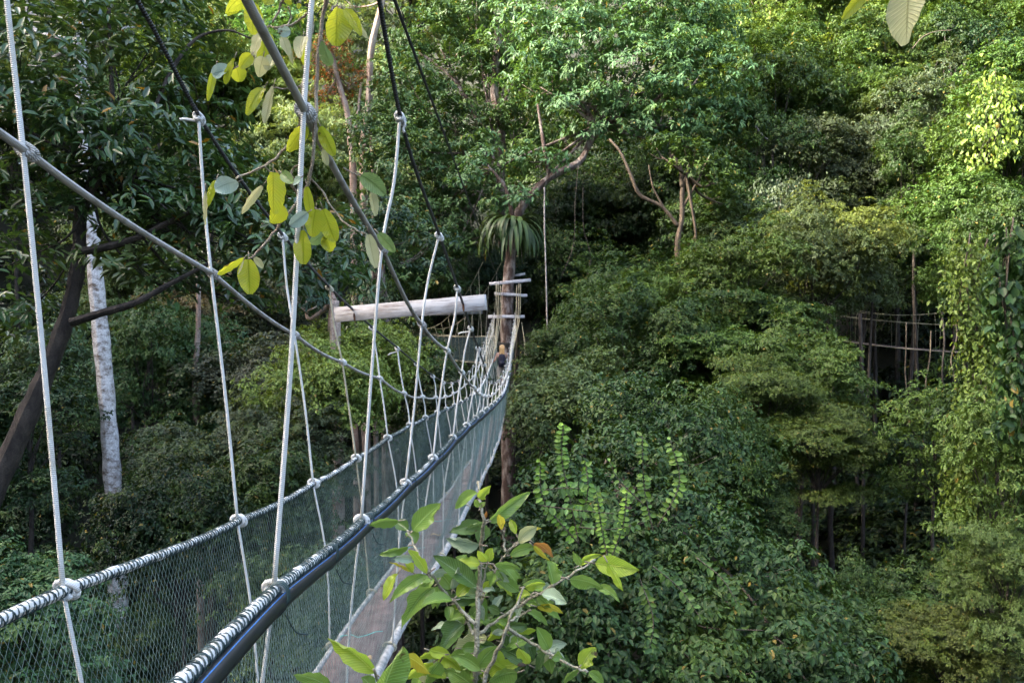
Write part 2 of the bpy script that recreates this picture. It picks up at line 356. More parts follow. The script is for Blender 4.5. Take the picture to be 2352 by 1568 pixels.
def clump_leaves(rg, clumps, leaf=.16, wid=.42, sub=.5, dens=1., k=7, droop=.5, flat=.65, front=None, zmin=-.35, spread=.16):
    """clumps: (centre, radius xyz). Crown > boughs > sprays > whorls > leaves."""
    V = []
    for c, r in clumps:
        c = np.array(list(c)); r = np.array(r, float)*np.ones(3); rm = r.mean()
        ns = max(6, int(dens*7.5*(rm/sub)**2*.62))
        dirs = sphere_dirs(ns, rg, zmin)
        if front is not None:           # sprays only where the crown faces the open side
            keep = (dirs@front > -.35); dirs = dirs[keep]
        rad = np.where(rg.random(len(dirs)) < .18, rg.uniform(1.05, 1.42, len(dirs)), rg.uniform(.62, 1.08, len(dirs)))[:, None]
        sc = c+dirs*r*rad
        for p, dr in zip(sc, dirs):
            s = sub*rg.uniform(.5, 1.4)
            area = 2.2*s*s; m = max(4, int(area/(leaf*leaf*wid*.62*k)*1.0))
            d2 = sphere_dirs(m, rg, -.15)
            tp = p+d2*np.array([s, s, s*flat])*rg.uniform(.72, 1.05, m)[:, None]
            out = unit(d2*.7+dr*.5+np.array([0, 0, .25]))
            V.append((tp, out))
    tp = np.concatenate([a for a, _ in V]); out = np.concatenate([b for _, b in V])
    m = len(tp)
    P0 = np.repeat(tp, k, 0); O = np.repeat(out, k, 0)
    rv = rg.normal(size=(m*k, 3)); tang = unit(rv-O*np.sum(rv*O, 1)[:, None])
    D = unit(tang*1.0+O*.45+np.array([0, 0, -droop])+rg.normal(size=(m*k, 3))*.18)
    N = unit(O*.8+np.array([0, 0, .7])+rg.normal(size=(m*k, 3))*.3)
    L = leaf*rg.uniform(.6, 1.2, m*k); P0 = P0+D*leaf*.15+rg.normal(size=(m*k, 3))*leaf*spread
    return leaf_arrays(P0, D, N, L, L*wid*rg.uniform(.8, 1.15, m*k))

# ------------------------------------------------------------------ terrain
def ground(x, y):
    z = -15.5 + .10*np.abs(x+4)
    z = z + .60*np.maximum(0, y-40) + .10*np.maximum(0, y-75)
    z = z + .42*np.maximum(0, x-9)*np.clip((y+10)/40, 0, 1)
    z = z + .32*np.maximum(0, -x-14)
    z = z + 50*np.exp(-((x+62)/17.)**2)/(1+np.exp((y-46)/5.))       # unseen ridge added on the left to cast shade into the gorge
    z = z + .85*np.maximum(0, -y-14)                                  # unseen slope added behind the camera to block low sky light
    z = z + 1.2*np.sin(x*.21+1)*np.cos(y*.17) + .5*np.sin(x*.6+y*.43)
    return z
xs = np.linspace(-190, 190, 191); ys = np.linspace(-60, 230, 146)
gx, gy = np.meshgrid(xs, ys, indexing='ij'); gz = ground(gx, gy)
i, j = np.meshgrid(np.arange(190), np.arange(145), indexing='ij'); b = (i*146+j).ravel()
tag(mesh_obj('ground', np.stack([gx, gy, gz], -1).reshape(-1, 3), np.stack([b, b+146, b+147, b+1], 1), M_SOIL, smooth=True), kind='structure')

# ------------------------------------------------------------------ the rope walkway
HZ = 701.0
def curve(tab):
    xs_, ys_ = [np.array(c, float) for c in zip(*tab)]
    # smooth: local cubic (Hermite) through table points
    m = np.gradient(ys_, xs_)
    def f(x):
        x = np.asarray(x, float); k = np.clip(np.searchsorted(xs_, x)-1, 0, len(xs_)-2)
        h = xs_[k+1]-xs_[k]; t = (x-xs_[k])/h
        inside = (x >= xs_[0]) & (x <= xs_[-1]); te = np.clip(t, 0, 1)
        v = (2*te**3-3*te**2+1)*ys_[k]+(te**3-2*te**2+te)*h*m[k]+(-2*te**3+3*te**2)*ys_[k+1]+(te**3-te**2)*h*m[k+1]
        v = np.where(x < xs_[0], ys_[0]+(x-xs_[0])*m[0], v); v = np.where(x > xs_[-1], ys_[-1]+(x-xs_[-1])*m[-1], v)
        return v
    return f
def X(u, d): return (u-1176)/F*d
def Z(v, d): return (HZ-v)/F*d
ST = [2.5, 4.2, 5.6, 6.7, 7.9, 9.0, 10.2, 11.4]+[12.6+1.25*i for i in range(17)]
END = 33.4
c_x = curve([(1, -.99), (2.5, -1.046), (4.2, -1.087), (5.6, -1.04), (6.7, -.957), (7.9, -.88), (9, -.806), (10.2, -.76), (12.6, -.69), (15, -.62), (20, -.50), (30, -.34), (34, -.27)])
r_z = curve([(1, -.72), (2.5, -.87), (4.2, -1.104), (5.6, -1.213), (6.7, -1.245), (7.9, -1.27), (9, -1.31), (10.2, -1.39), (12.6, -1.58), (15, -1.76), (20, -2.04), (26, -2.04), (30, -1.88), (34, -1.5)])
hw = curve([(1, .33), (2.5, .32), (5.6, .315), (34, .34)])
gl_x = curve([(1, -.40), (2.5, -.408), (4.2, -.431), (5.6, -.43), (6.7, -.42), (7.9, -.385), (9, -.37), (10.2, -.344), (11.4, -.33), (15, -.34), (20, -.38), (34, -.44)])
gl_z = curve([(1, .76), (2.5, .46), (4.2, .16), (5.6, -.20), (6.7, -.46), (7.9, -.70), (9, -.96), (10.2, -1.13), (11.4, -1.27), (13, -1.42), (15, -1.52), (20, -1.62), (26, -1.35), (34, -.9)])
gr_x = curve([(1, .42), (2.5, .428), (5.6, .43), (6.7, .43), (7.9, .40), (9, .39), (11.4, .345), (20, .37), (34, .44)])
gr_z = curve([(1, .86), (2.5, .578), (4.2, .285), (5.6, -.13), (6.7, -.367), (7.9, -.64), (9, -.896), (10.2, -1.1), (11.4, -1.25), (13, -1.42), (15, -1.55), (20, -1.66), (26, -1.4), (34, -.9)])
b_z = curve([(.6, 2.05), (2.5, 1.42), (3.5, 1.27), (4.2, .95), (5.6, .475), (6.7, .148), (7.9, -.21), (9, -.46), (10.2, -.72), (11.4, -.97), (13, -1.22), (15, -1.37), (18, -1.40), (22, -1.2), (28, -.72), (33.4, -.25)])
bl_x = curve([(.6, -.47), (2.5, -.48), (4.2, -.486), (5.6, -.506), (6.7, -.52), (7.9, -.455), (9, -.445), (10.2, -.42), (11.4, -.37), (14, -.36), (34, -.42)])
br_x = curve([(.6, .50), (2.5, .53), (4.2, .525), (5.6, .55), (6.7, .515), (7.9, .485), (9, .436), (10.2, .41), (11.4, .37), (14, .37), (34, .42)])
DH = 1.15
def sag(d, a=.014):                      # rails dip slightly between hangers
    k = np.searchsorted(ST, d); lo = ST[max(0, min(k-1, len(ST)-1))]; hi = ST[min(k, len(ST)-1)]
    if hi <= lo: return 0
    t = (d-lo)/(hi-lo); return -a*4*t*(1-t)
def railp(s, d): return np.array([c_x(d)+s*hw(d), d, r_z(d)+sag(d)])
def deckp(s, d): return np.array([c_x(d)+s*.185, d, r_z(d)-DH-.02*math.sin(d*1.7)])
def greyp(s, d): return np.array([c_x(d)+(gl_x(d) if s < 0 else gr_x(d)), d, (gl_z(d) if s < 0 else gr_z(d))+sag(d, .02)])
def blackp(s, d): return np.array([c_x(d)+(bl_x(d) if s < 0 else br_x(d)), d, b_z(d)])

BR = empty('rope_bridge', P(1160, 905, 33.2), 'long white rope walkway with green net sides stretched across the gorge to the reddish tree', 'rope bridge')

def run(fn, s, d0, d1, step=.1):
    return np.array([fn(s, d) for d in np.arange(d0, d1+1e-6, step)])
# main cables: past the last hanger they climb to the far boards
for s, lab in ((-1, 'left'), (1, 'right')):
    a = Acc(); p = run(blackp, s, .5, 33.4, .15)
    tube(a, p, .0105, 7); a.build('suspension_cable', M_CABLE, BR)
    a = Acc(); p = run(greyp, s, .7, 33.2, .1); tube(a, p, .0125, 8); a.build('support_rope', M_ROPEGREY, BR)
    a = Acc(); p = run(railp, s, .7, 33.2, .1); p[:, 2] += .004*np.sin(p[:, 1]*23)
    rr = .0165+.0015*np.sin(p[:, 1]*61); tube(a, p, rr, 8); h = a.build('handrail', M_ROPE, BR)
    # twine of the net laced round the rail
    a = Acc()
    for sg, ph in ((1, 0), (-1, 1.5), (1, 3.1)):
        for d0, d1, pitch, rad, st in ((.7, 9, .052, .0028, .0052), (9, 18, .08, .004, .010)):
            dd = np.arange(d0, d1, st); base = np.array([railp(s, d) for d in dd[::8]])
            base = np.stack([np.interp(dd, dd[::8], base[:, k]) for k in range(3)], 1)
            th = sg*dd/pitch*2*np.pi+ph
            base[:, 0] += .0185*np.cos(th); base[:, 2] += .0185*np.sin(th); tube(a, base, rad, 3, cap=False)
    a.build('lacing', M_LACE, h)
    # bottom rope beside the boards
    a = Acc(); p = run(deckp, s, .7, 33.2, .08); p[:, 0] += s*.012
    tube(a, p, (.021 if s < 0 else .034)+.003*np.sin(p[:, 1]*37), 8); a.build('edge_rope', M_EDGE, BR)

def knot(acc, c, axis, r_main, r, turns=2.4, w=None, tail=None, rg=rnd):
    """a few turns of rope round a main line plus a crossing loop"""
    c = np.array(c); ax = unit(np.array(axis, float)); u = unit(np.cross(ax, [0.2, .1, 1])); v = np.cross(ax, u)
    R0 = r_main+r*.85; n = int(turns*14); t = np.linspace(0, 1, n); th = t*turns*2*np.pi+rg.random()*6
    w = w or r*2.1*turns
    pts = c+ax*((t-.5)*w)[:, None]+R0*(np.cos(th)[:, None]*u+np.sin(th)[:, None]*v); tube(acc, pts, r, 6)
    th = np.linspace(0, 2*np.pi, 16); k = r*2.1
    loop = c+ax*(np.sin(th+rg.random()*2)*w*.62)[:, None]+(R0+r*.45)*(1+.18*np.sin(2*th+1))[:, None]*(np.cos(th)[:, None]*u+np.sin(th)[:, None]*v)
    tube(acc, loop, r*.95, 6)
    if tail is not None:
        e = np.array(tail, float); q = spline([c+u*R0, c+u*R0+e*.35+np.array([0, 0, -.2])*np.linalg.norm(e)*.3, c+e*.75, c+e], 6); tube(acc, q, r*.9, 6)

def hanger(s, i, d):
    near = d < 12.5
    B, G, Rl, D = blackp(s, d), greyp(s, d), railp(s, d), deckp(s, d)
    if G[2] > B[2]-.05: G = None
    r = .0082 if near else .0080
    seg = 7 if near else 4
    off = np.array([0, -.02, 0])
    a = Acc(); jit = lambda k: np.array([rnd.uniform(-k, k), rnd.uniform(-k, k), 0])
    path = [B+off*.5]
    if G is not None: path += [B*.5+G*.5+jit(.02), G+off]
    path += [(path[-1]+Rl)/2+jit(.012), Rl+off]
    tube(a, spline(path, 6), r, seg)
    low = [Rl+off, Rl*.55+D*.45+np.array([s*-.01, 0, 0])+jit(.02), D+np.array([s*.03, 0, .01])]
    tube(a, spline(low, 6), r*.82, seg)
    h = a.build('hanger', M_OLDROPE if (i in (3,) and s < 0) else M_ROPE, BR)
    def kn(c, fn, rm, rr, tail=None, mat=M_ROPE, turns=2.3):
        a = Acc(); e = fn(s, d+.05)-fn(s, d-.05)
        knot(a, c, e, rm, rr if near else rr*.95, turns if near else 1.5, tail=tail); a.build('knot', mat, h)
    tails = {(-1, 1): (-.09, -.02, -.01), (1, 0): None, (1, 4): (-.12, 0, -.05), (-1, 5): (-.1, 0, -.07), (1, 1): (.02, 0, -.07), (1, 5): (-.03, 0, -.16), (-1, 9): (-.05, 0, -.08)}
    kn(B+np.array([0, 0, -.012]), blackp, .010, .0082, tails.get((s, i)), M_OLDROPE if i == 3 and s < 0 else M_ROPE, 2.6)
    if G is not None: kn(G, greyp, .0125, .0075, mat=M_ROPEGREY if i < 3 else M_ROPE)
    kn(Rl, railp, .018, .0092, turns=1.6)
    if d < 20: kn(D+np.array([s*.01, 0, .01]), deckp, .026, .009, mat=M_OLDROPE, turns=1.3)
for i, d in enumerate(ST):
    for s in (-1, 1): hanger(s, i, d)

# net sides: two families of zigzag twine, knotted into narrow diamonds
def net(s):
    a_v, a_q = [], []
    def strands(d0, d1, pitch, cell, rad, rows):
        ds = np.arange(d0, d1, pitch); n = len(ds)
        t = np.linspace(0, 1, rows+1)
        RL = np.array([railp(s, d) for d in ds]); DK = np.array([deckp(s, d) for d in ds])
        slope = np.gradient(RL, axis=0)/pitch
        zz = ((np.arange(rows+1)[None]+np.arange(n)[:, None]) % 2)*2-1
        g = np.random.default_rng(3+s); 
        amp = pitch*.46
        bulge = np.sin(t*np.pi)*.035
        wob = .012*np.sin(ds[:, None]*3.1+t[None]*5)*np.sin(t*np.pi)
        p = RL[:, None]*(1-t)[None, :, None]+DK[:, None]*t[None, :, None]
        skew = (t*.10)[None]+.01*np.sin(ds*9)[:, None]*np.sin(t*np.pi)[None]
        p[..., 0] += s*(bulge+wob)
        p[..., 1] += zz*amp+skew+g.normal(size=p.shape[:2])*pitch*.06
        p[..., 2] += slope[:, None, 2]*(zz*amp)+slope[:, None, 2]*skew
        # triangular section
        e1 = np.array([1., 0, 0]); e2 = np.array([0, 1., 0])
        ring = [p+rad*(math.cos(k)*e1+math.sin(k)*e2) for k in (0, 2.094, 4.189)]
        v = np.stack(ring, 2); base = sum(len(x) for x in a_v)
        idx = base+np.arange(n*(rows+1)*3).reshape(n, rows+1, 3)
        for k in range(3):
            k2 = (k+1) % 3
            a_q.append(np.stack([idx[:, :-1, k], idx[:, :-1, k2], idx[:, 1:, k2], idx[:, 1:, k]], -1).reshape(-1, 4))
        a_v.append(v.reshape(-1, 3))
    strands(.8, 9.0, .018, .026, .00080, 42)
    strands(9.0, 16.0, .022, .03, .0008, 36)
    strands(16.0, 33.2, .035, .05, .0011, 22)
    mesh_obj('net_side', np.concatenate(a_v), np.concatenate(a_q), M_NET, BR)
net(-1); net(1)

# boards
d = .6; k = 0
while d < 33:
    L_ = rnd.uniform(1.7, 2.3); a = Acc(); d1 = min(d+L_, 33.3); n = 9
    for t0 in (0,):
        zz = np.linspace(d, d1-.012, n); v = []
        for q in zz:
            c = np.array([c_x(q)+rnd.uniform(-.003, .003), q, r_z(q)-DH-.02*math.sin(q*1.7)])
            hwid = .17
            for (xx, zo) in ((-hwid, .012), (-hwid+.006, .018), (hwid-.006, .018), (hwid, .012), (hwid, -.012), (-hwid, -.012)):
                v.append(c+np.array([xx, 0, zo+.004*(k % 2)]))
        q_ = [[i*6+j, i*6+(j+1) % 6, (i+1)*6+(j+1) % 6, (i+1)*6+j] for i in range(n-1) for j in range(6)]
        q_ += [[0, 1, 2, 3], [0, 3, 4, 5]]; m_ = (n-1)*6; q_ += [[m_+3, m_+2, m_+1, m_], [m_+5, m_+4, m_+3, m_]]
        a.add(v, q_)
    a.build('deck_board', M_DECK, BR, smooth=False); d = d1; k += 1
a = Acc()                                    # rungs under the boards
for q in np.arange(.9, 33, .42):
    p0, p1 = deckp(-1, q), deckp(1, q); p0[2] -= .03; p1[2] -= .03; p0[0] -= .03; p1[0] += .03; tube(a, [p0, p1], .013, 6)
a.build('rung', M_BARKDARK, BR)
a = Acc()                                    # turquoise ties across the boards
for q, off in ((4.35, 0), (5.75, .1), (5.95, -.08), (8.1, 0), (9.3, .05)):
    p = np.array([[c_x(q)+x_, q+y_+off*.2, r_z(q)-DH+.026] for x_, y_ in ((-.19, .0), (-.12, .03), (-.06, -.02), (0, .02), (.05, .08), (.1, .09))]); tube(a, p[:4+int(off > 0)*2], .0035, 5)
    a.build('tie_twine', M_TEAL, BR); a = Acc()

for k, (q, x_, lab) in enumerate(((8.6, .03, 'yellowed fallen leaf farthest along the near boards'), (5.35, .09, 'curled tan fallen leaf near the turquoise tie on the boards'), (4.0, -.02, 'pale brown curled leaf lying nearest on the boards'))):
    a = Acc(); c = np.array([c_x(q)+x_, q, r_z(q)-DH+.03]); v = []; L_ = .11
    for i in range(7):
        tt = i/6; wv = .028*math.sin(math.pi*min(1, tt*.95+.03))**.7; ctr = c+np.array([math.cos(k*2+.4), math.sin(k*2+.4), 0])*(tt-.5)*L_+[0, 0, .012*math.sin(tt*6)]
        sd_ = np.array([-math.sin(k*2+.4), math.cos(k*2+.4), 0]); v += [ctr-sd_*wv+[0, 0, .008], ctr, ctr+sd_*wv+[0, 0, .008]]
    a.add(v, [[i*3+j, i*3+j+1, i*3+j+4, i*3+j+3] for i in range(6) for j in range(2)])
    tag(a.build('fallen_leaf', M_DEADLEAF), lab, 'leaf', 'fallen leaves on the boards')

# timber spreader beam, cables pass through it
pl, pr = P(772, 723, 7.35), P(1116, 694, 7.1); ax = (pr-pl).normalized(); c = (pl+pr)/2
ay = Vector((0, 0, 1)).cross(ax).normalized(); az = ax.cross(ay)
a = Acc(); box(a, (0, 0, 0), (1, 0, 0), (0, 1, 0), (0, 0, 1), (pr-pl).length/2, .036, .067, .03)
bo = a.build('spreader_beam', M_BEAM, smooth=False); bo.parent = BR
bo.matrix_local = Matrix.Translation(c-WLOC(BR)) @ Matrix((ax, ay, az)).transposed().to_4x4()
def beam_bits(x0, z0, nm):
    a = Acc(); 
    th = np.linspace(0, 2*np.pi, 14); 
    blob(a, (x0, -.0365, z0-.035), (.011, .0015, .04), 10, 6); o = a.build('rust_stain', M_RUSTSTAIN); o.parent = bo
beam_bits((P(1066, 700, 7.13)-c).dot(ax), .01, 'r'); beam_bits((P(815, 720, 7.3)-c).dot(ax), 0, 'l')

# four boards on the far tree that spread the cables
def far_board(u0, v0, u1, v1, d, h, depth=.05):
    p0, p1 = P(u0, v0, d), P(u1, v1, d+.05); ax = (p1-p0).normalized(); ay = Vector((0, 0, 1)).cross(ax).normalized(); az = ax.cross(ay); c = (p0+p1)/2
    a = Acc(); box(a, (0, 0, 0), (1, 0, 0), (0, 1, 0), (0, 0, 1), (p1-p0).length/2, depth, h/2)
    o = a.build('cross_board', M_BOARD, smooth=False); o.parent = BR; o.matrix_local = Matrix.Translation(c-WLOC(BR)) @ Matrix((ax, ay, az)).transposed().to_4x4()
far_board(1121, 727, 1205, 727, 33.6, .13); far_board(1124, 652, 1219, 643, 33.5, .13)
far_board(1136, 674, 1211, 679, 33.7, .12); far_board(1183, 633, 1206, 629, 34.4, .1)
# ropes from the end of the walkway up to the boards
a = Acc()
for s, us in ((-1, (1140, 1144, 1149)), (1, (1192, 1196, 1187))):
    for kk, u in enumerate(us):
        top = np.array(P(u, 650+kk*2, 33.45)); mid = np.array(P(u-s*2, 727, 33.5)); 
        for d_ in (29.5+kk*.8, 31.6+kk*.5, 32.9):
            end = railp(s, d_); tube(a, spline([top, mid, (mid+end)/2+np.array([0, 0, -.05]), end], 5), .014, 4)
    for kk in range(5):
        d_ = 24+kk*1.4; tube(a, [railp(s, d_), blackp(s, d_+1.6)], .010, 4)
for q in range(5):                       # loose tails
    t0 = np.array(P(1198+q*1.5, 740+q*8, 33.3)); tube(a, spline([t0, t0+[.1, 0, -.8], t0+[.12+.03*q, 0, -1.6-.2*q]], 6), .009, 4)
a.build('end_rope', M_OLDROPE, BR)
# collar ropes on the tree end
a = Acc()
for k in range(3): knot(a, np.array(P(1163, 788+k*3, 34.0)), (0.05, 0, 1), .3, .016, 2)
a.build('tree_lashing', M_CABLE, BR)

# black water pipe with a blue line, tied under the right rail
PIPE = empty('water_pipe', tuple(railp(1, .8)), 'black plastic pipe with a blue stripe tied along the right handrail of the near walkway', 'pipe')
a = Acc(); p = run(railp, 1, .7, 32, .1)
off = .012*np.sin(p[:, 1]*1.1); p[:, 0] += .027+off*.2; p[:, 2] -= .034+.004*np.sin(p[:, 1]*1.9); p[:, 1] += 0
tube(a, p, .0225, 14); a.build('tube', M_PIPE, PIPE)
a = Acc(); q = p.copy(); q[:, 0] -= .0135; q[:, 2] += .0195; 
q2 = p.copy(); q2[:, 0] += .004; q2[:, 2] += .0222; tube(a, q2, .0018, 5); a.build('stripe', M_STRIPE, PIPE)
a = Acc()
for d_ in (2.45, 3.3, 4.25, 5.7, 6.9, 8.1):
    c = railp(1, d_); c[0] += .015; c[2] -= .02
    th = np.linspace(0, 2*np.pi, 20)
    for e in (-.012, 0, .01):
        tube(a, np.stack([c[0]+.034*np.cos(th)+.016*np.sin(th), np.full(20, c[1]+e), c[2]+.052*np.sin(th)-.01*np.cos(th)], 1), .0028, 5, cap=False)
    tube(a, spline([c+[.03, 0, -.05], c+[.05, .03, -.11], c+[.08, .06, -.13]], 5), .0025, 5)
    a.build('tie', M_LACE, PIPE); a = Acc()

# thin stay running to the far tree
a = Acc(); tube(a, [P(880, -70, 3.6), P(1157, 676, 33.9)], .009, 6)
tag(a.build('stay_cable', M_CABLE), 'thin dark stay cable running down behind the right suspension cable', 'cable')

# ---- second walkway beyond, leaving the reddish tree to the left
def far_walk(name, label, A, B, rad, sagd, drop, gap, depth, n, uz):
    """A, B deck ends (world). rails above by gap, ropes above with sag"""
    A, B = np.array(A), np.array(B); E = empty(name, B, label, 'rope bridge')
    side = unit(np.cross(B-A, [0, 0, 1])); t = np.linspace(0, 1, 41)
    def base(t): t = np.asarray(t)[..., None]; return A*(1-t)+B*t-np.array([0, 0, 1.])*(4*t*(1-t))*sagd
    for s in (-1, 1):
        a = Acc(); p = base(t)+side*s*.3+[0, 0, gap]; tube(a, p, rad, 5); a.build('handrail', M_OLDROPE, E)
        a = Acc(); p = base(t)+side*s*.22; tube(a, p, rad*1.2, 5); a.build('edge_rope', M_OLDROPE, E)
        a = Acc(); up = gap+.25+drop*(2*np.abs(t-.42))**2
        p2 = base(t)+side*s*.45; p2[:, 2] += up; tube(a, p2, rad*.9, 5); a.build('suspension_cable', M_OLDROPE, E)
        for k in range(n):
            q = (k+.5)/n; b_ = base(q); u_ = gap+.25+drop*(2*abs(q-.42))**2
            a = Acc(); tube(a, [b_+side*s*.45+[0, 0, u_], b_+side*s*.3+[0, 0, gap], b_+side*s*.22], rad*.6, 4); a.build('hanger', M_OLDROPE, E)
        if uz: continue
        # net
        nn = int(np.linalg.norm(B-A)/.055); tt = np.linspace(0, 1, nn); bb = base(tt); rows = 16; r_ = np.linspace(0, 1, rows+1)
        pp = bb[:, None]+side*s*(.22+.08*r_)[None, :, None]+np.array([0, 0, 1.])*(gap*r_)[None, :, None]
        zz = ((np.arange(rows+1)[None]+np.arange(nn)[:, None]) % 2)*2-1; pp += (unit(B-A)*.026)*zz[..., None]
        ring = np.stack([pp+.0065*np.array([math.cos(k), math.sin(k), 0]) for k in (0, 2.09, 4.19)], 2); idx = np.arange(nn*(rows+1)*3).reshape(nn, rows+1, 3)
        qs = [np.stack([idx[:, :-1, k], idx[:, :-1, (k+1) % 3], idx[:, 1:, (k+1) % 3], idx[:, 1:, k]], -1).reshape(-1, 4) for k in range(3)]
        mesh_obj('net_side', ring.reshape(-1, 3), np.concatenate(qs), M_NET, E)
    a = Acc(); bb = base(t); v = []
    for c in bb:
        for x_, z_ in ((-.2, .03), (.2, .03), (.2, -.02), (-.2, -.02)): v.append(c+side*x_+[0, 0, z_])
    q_ = [[i*4+j, (i+1)*4+j, (i+1)*4+(j+1) % 4, i*4+(j+1) % 4] for i in range(40) for j in range(4)]; a.add(v, q_); a.build('deck_board', M_DECK, E, smooth=False)
    return E
W2 = far_walk('rope_bridge', 'second netted rope walkway, seen side-on behind the left end of the timber beam', P(905, 792, 47), P(1130, 832, 36.3), .022, .25, 2.2, 1.15, 0, 15, 0)
far_board_parent = W2
p0, p1 = P(940, 722, 41), P(1108, 716, 40); ax = (p1-p0).normalized(); ay = Vector((0, 0, 1)).cross(ax).normalized()
a = Acc(); box(a, (0, 0, 0), (1, 0, 0), (0, 1, 0), (0, 0, 1), (p1-p0).length/2, .05, .1); o = a.build('cross_board', M_BOARD, smooth=False); o.parent = W2
o.matrix_local = Matrix.Translation((p0+p1)/2-WLOC(W2)) @ Matrix((ax, ay, ax.cross(ay))).transposed().to_4x4()
W3 = far_walk('rope_bridge', 'distant thin walkway crossing the dark gap on the right, half hidden by trees', P(1850, 768, 35), P(2290, 812, 30), .009, .15, .5, 1.0, 0, 9, 1)
# ------------------------------------------------------------------ the walker, seen from behind
def skin(name, joints, edges, mat, parent, sub=2, root=0):
    me = bpy.data.meshes.new(name); me.from_pydata([j[0] for j in joints], edges, [])
    o = bpy.data.objects.new(name, me); COL.objects.link(o); o.parent = parent
    m = o.modifiers.new('skin', 'SKIN'); m.use_smooth_shade = True
    for i, j in enumerate(joints):
        r = j[1] if isinstance(j[1], tuple) else (j[1], j[1]); me.skin_vertices[0].data[i].radius = r
        me.skin_vertices[0].data[i].use_root = (i == root)
    s = o.modifiers.new('sub', 'SUBSURF'); s.levels = sub; s.render_levels = sub
    me.materials.append(mat); return o
PD = 29.2
px_, pz_ = float(c_x(PD)), float(r_z(PD))-DH+.03
PR = empty('person', (px_, PD, pz_), 'blond walker seen from behind in grey sleeveless top and beige trousers on the walkway', 'person')
rz = DH-.03
J = [((0, 0, .88), (.15, .11)), ((0, 0, 1.02), (.125, .095)), ((0, .01, 1.18), (.145, .10)), ((0, .01, 1.33), (.15, .09)), ((0, .015, 1.40), (.055, .055)), ((0, .02, 1.47), (.05, .05)),
     ((0, .03, 1.52), (.068, .08)), ((0, .025, 1.60), (.07, .088)),
     ((-.17, .01, 1.33), .052), ((-.24, -.02, 1.12), .040), ((-.31, .13, .98+.07), .030), ((-.33, .17, 1.09), .028),
     ((.17, .01, 1.33), .052), ((.25, .0, 1.10), .040), ((.32, .15, 1.06), .030), ((.335, .19, 1.09), .028),
     ((-.085, 0, .80), .085), ((-.085, -.05, .46), .058), ((-.08, -.02, .10), .040), ((-.08, .12, .035), .034),
     ((.085, 0, .80), .085), ((.085, .09, .47), .058), ((.08, .17, .10), .040), ((.08, .29, .035), .034)]
E = [(0, 1), (1, 2), (2, 3), (3, 4), (4, 5), (5, 6), (6, 7), (3, 8), (8, 9), (9, 10), (10, 11), (3, 12), (12, 13), (13, 14), (14, 15), (0, 16), (16, 17), (17, 18), (18, 19), (0, 20), (20, 21), (21, 22), (22, 23)]
for h, s in ((11, -1), (15, 1)):             # fingers closing over the rail
    b = Vector(J[h][0])
    for f in range(4):
        n = len(J); o_ = Vector((0, -.03+f*.021, 0)); ln = (.055, .065, .062, .05)[f]
        J += [(tuple(b+o_+Vector((s*.02, .02, .012))), .010), (tuple(b+o_+Vector((s*(.02+ln*.5), .022, .016))), .009), (tuple(b+o_+Vector((s*(.02+ln*.75), .022, -.02))), .008)]
        E += [(h, n), (n, n+1), (n+1, n+2)]
    n = len(J); J += [(tuple(b+Vector((-s*.015, -.005, -.03))), .011), (tuple(b+Vector((-s*.005, .02, -.055))), .009)]; E += [(h, n), (n, n+1)]
body = skin('body', J, E, M_SKIN, PR)
skin('trousers', [((0, 0, .90), (.165, .125)), ((0, 0, 1.0), (.145, .11)), ((-.09, 0, .78), .105), ((-.087, -.05, .46), .078), ((-.08, -.02, .13), .066), ((.09, 0, .78), .105), ((.087, .09, .47), .078), ((.08, .17, .13), .066)],
     [(0, 1), (0, 2), (2, 3), (3, 4), (0, 5), (5, 6), (6, 7)], M_TROUS, PR)
skin('vest_top', [((0, .0, .98), (.15, .115)), ((0, .01, 1.15), (.155, .115)), ((0, .01, 1.31), (.165, .105)), ((0, .012, 1.37), (.10, .075))], [(0, 1), (1, 2), (2, 3)], M_TOP, PR)
a = Acc(); blob(a, (0, .015, 1.575), (.082, .10, .092), 16, 10)
for k in range(26):
    t = k/25; x0 = -.075+.15*t; sw = rnd.uniform(-.02, .02)
    tube(a, spline([(x0*.8, -.04, 1.63), (x0, -.085, 1.54), (x0*.9+sw, -.09, 1.42), (x0*.9+sw*2, -.115, 1.22+rnd.uniform(-.07, .05))], 5), [.016, .022, .018, .005], 6)
a.build('hair', M_HAIR).parent = PR
for c_, s in ((-.03, 1), (.03, 1)):
    a = Acc(); blob(a, (c_, .105, 1.60), (.012, .008, .007), 8, 6); a.build('eye', M_PACK).parent = body
a = Acc(); blob(a, (0, .12, 1.575), (.011, .018, .02), 8, 6); blob(a, (-.082, .02, 1.585), (.012, .02, .03), 8, 6); blob(a, (.082, .02, 1.585), (.012, .02, .03), 8, 6); a.build('ear', M_SKIN).parent = body
a = Acc(); blob(a, (0, .108, 1.535), (.022, .008, .006), 8, 6); a.build('mouth', M_RED).parent = body
BP = empty('backpack', (px_, PD-.17, pz_+1.10), 'small dark navy backpack worn by the blond walker', 'backpack')
def bp_mesh():
    a = Acc(); n = 14; v = []
    for i in range(9):
        t = i/8; z = -.22+.44*t; wx = .145*(1-.35*t**3)*(1-.25*(1-t)**4); wy = .085*(1-.4*t**2)*(1-.3*(1-t)**4)
        for j in range(n):
            th = j/n*2*math.pi; cx_, sy_ = math.cos(th), math.sin(th); e = .6
            v.append((wx*abs(cx_)**e*(1 if cx_ > 0 else -1), wy*abs(sy_)**e*(1 if sy_ > 0 else -1), z))
    q = [[i*n+j, i*n+(j+1) % n, (i+1)*n+(j+1) % n, (i+1)*n+j] for i in range(8) for j in range(n)]; m = len(v)
    v += [(0, 0, -.235), (0, 0, .24)]; t = [[(j+1) % n, j, m] for j in range(n)]+[[8*n+j, 8*n+(j+1) % n, m+1] for j in range(n)]
    a.add(v, q, t); return a
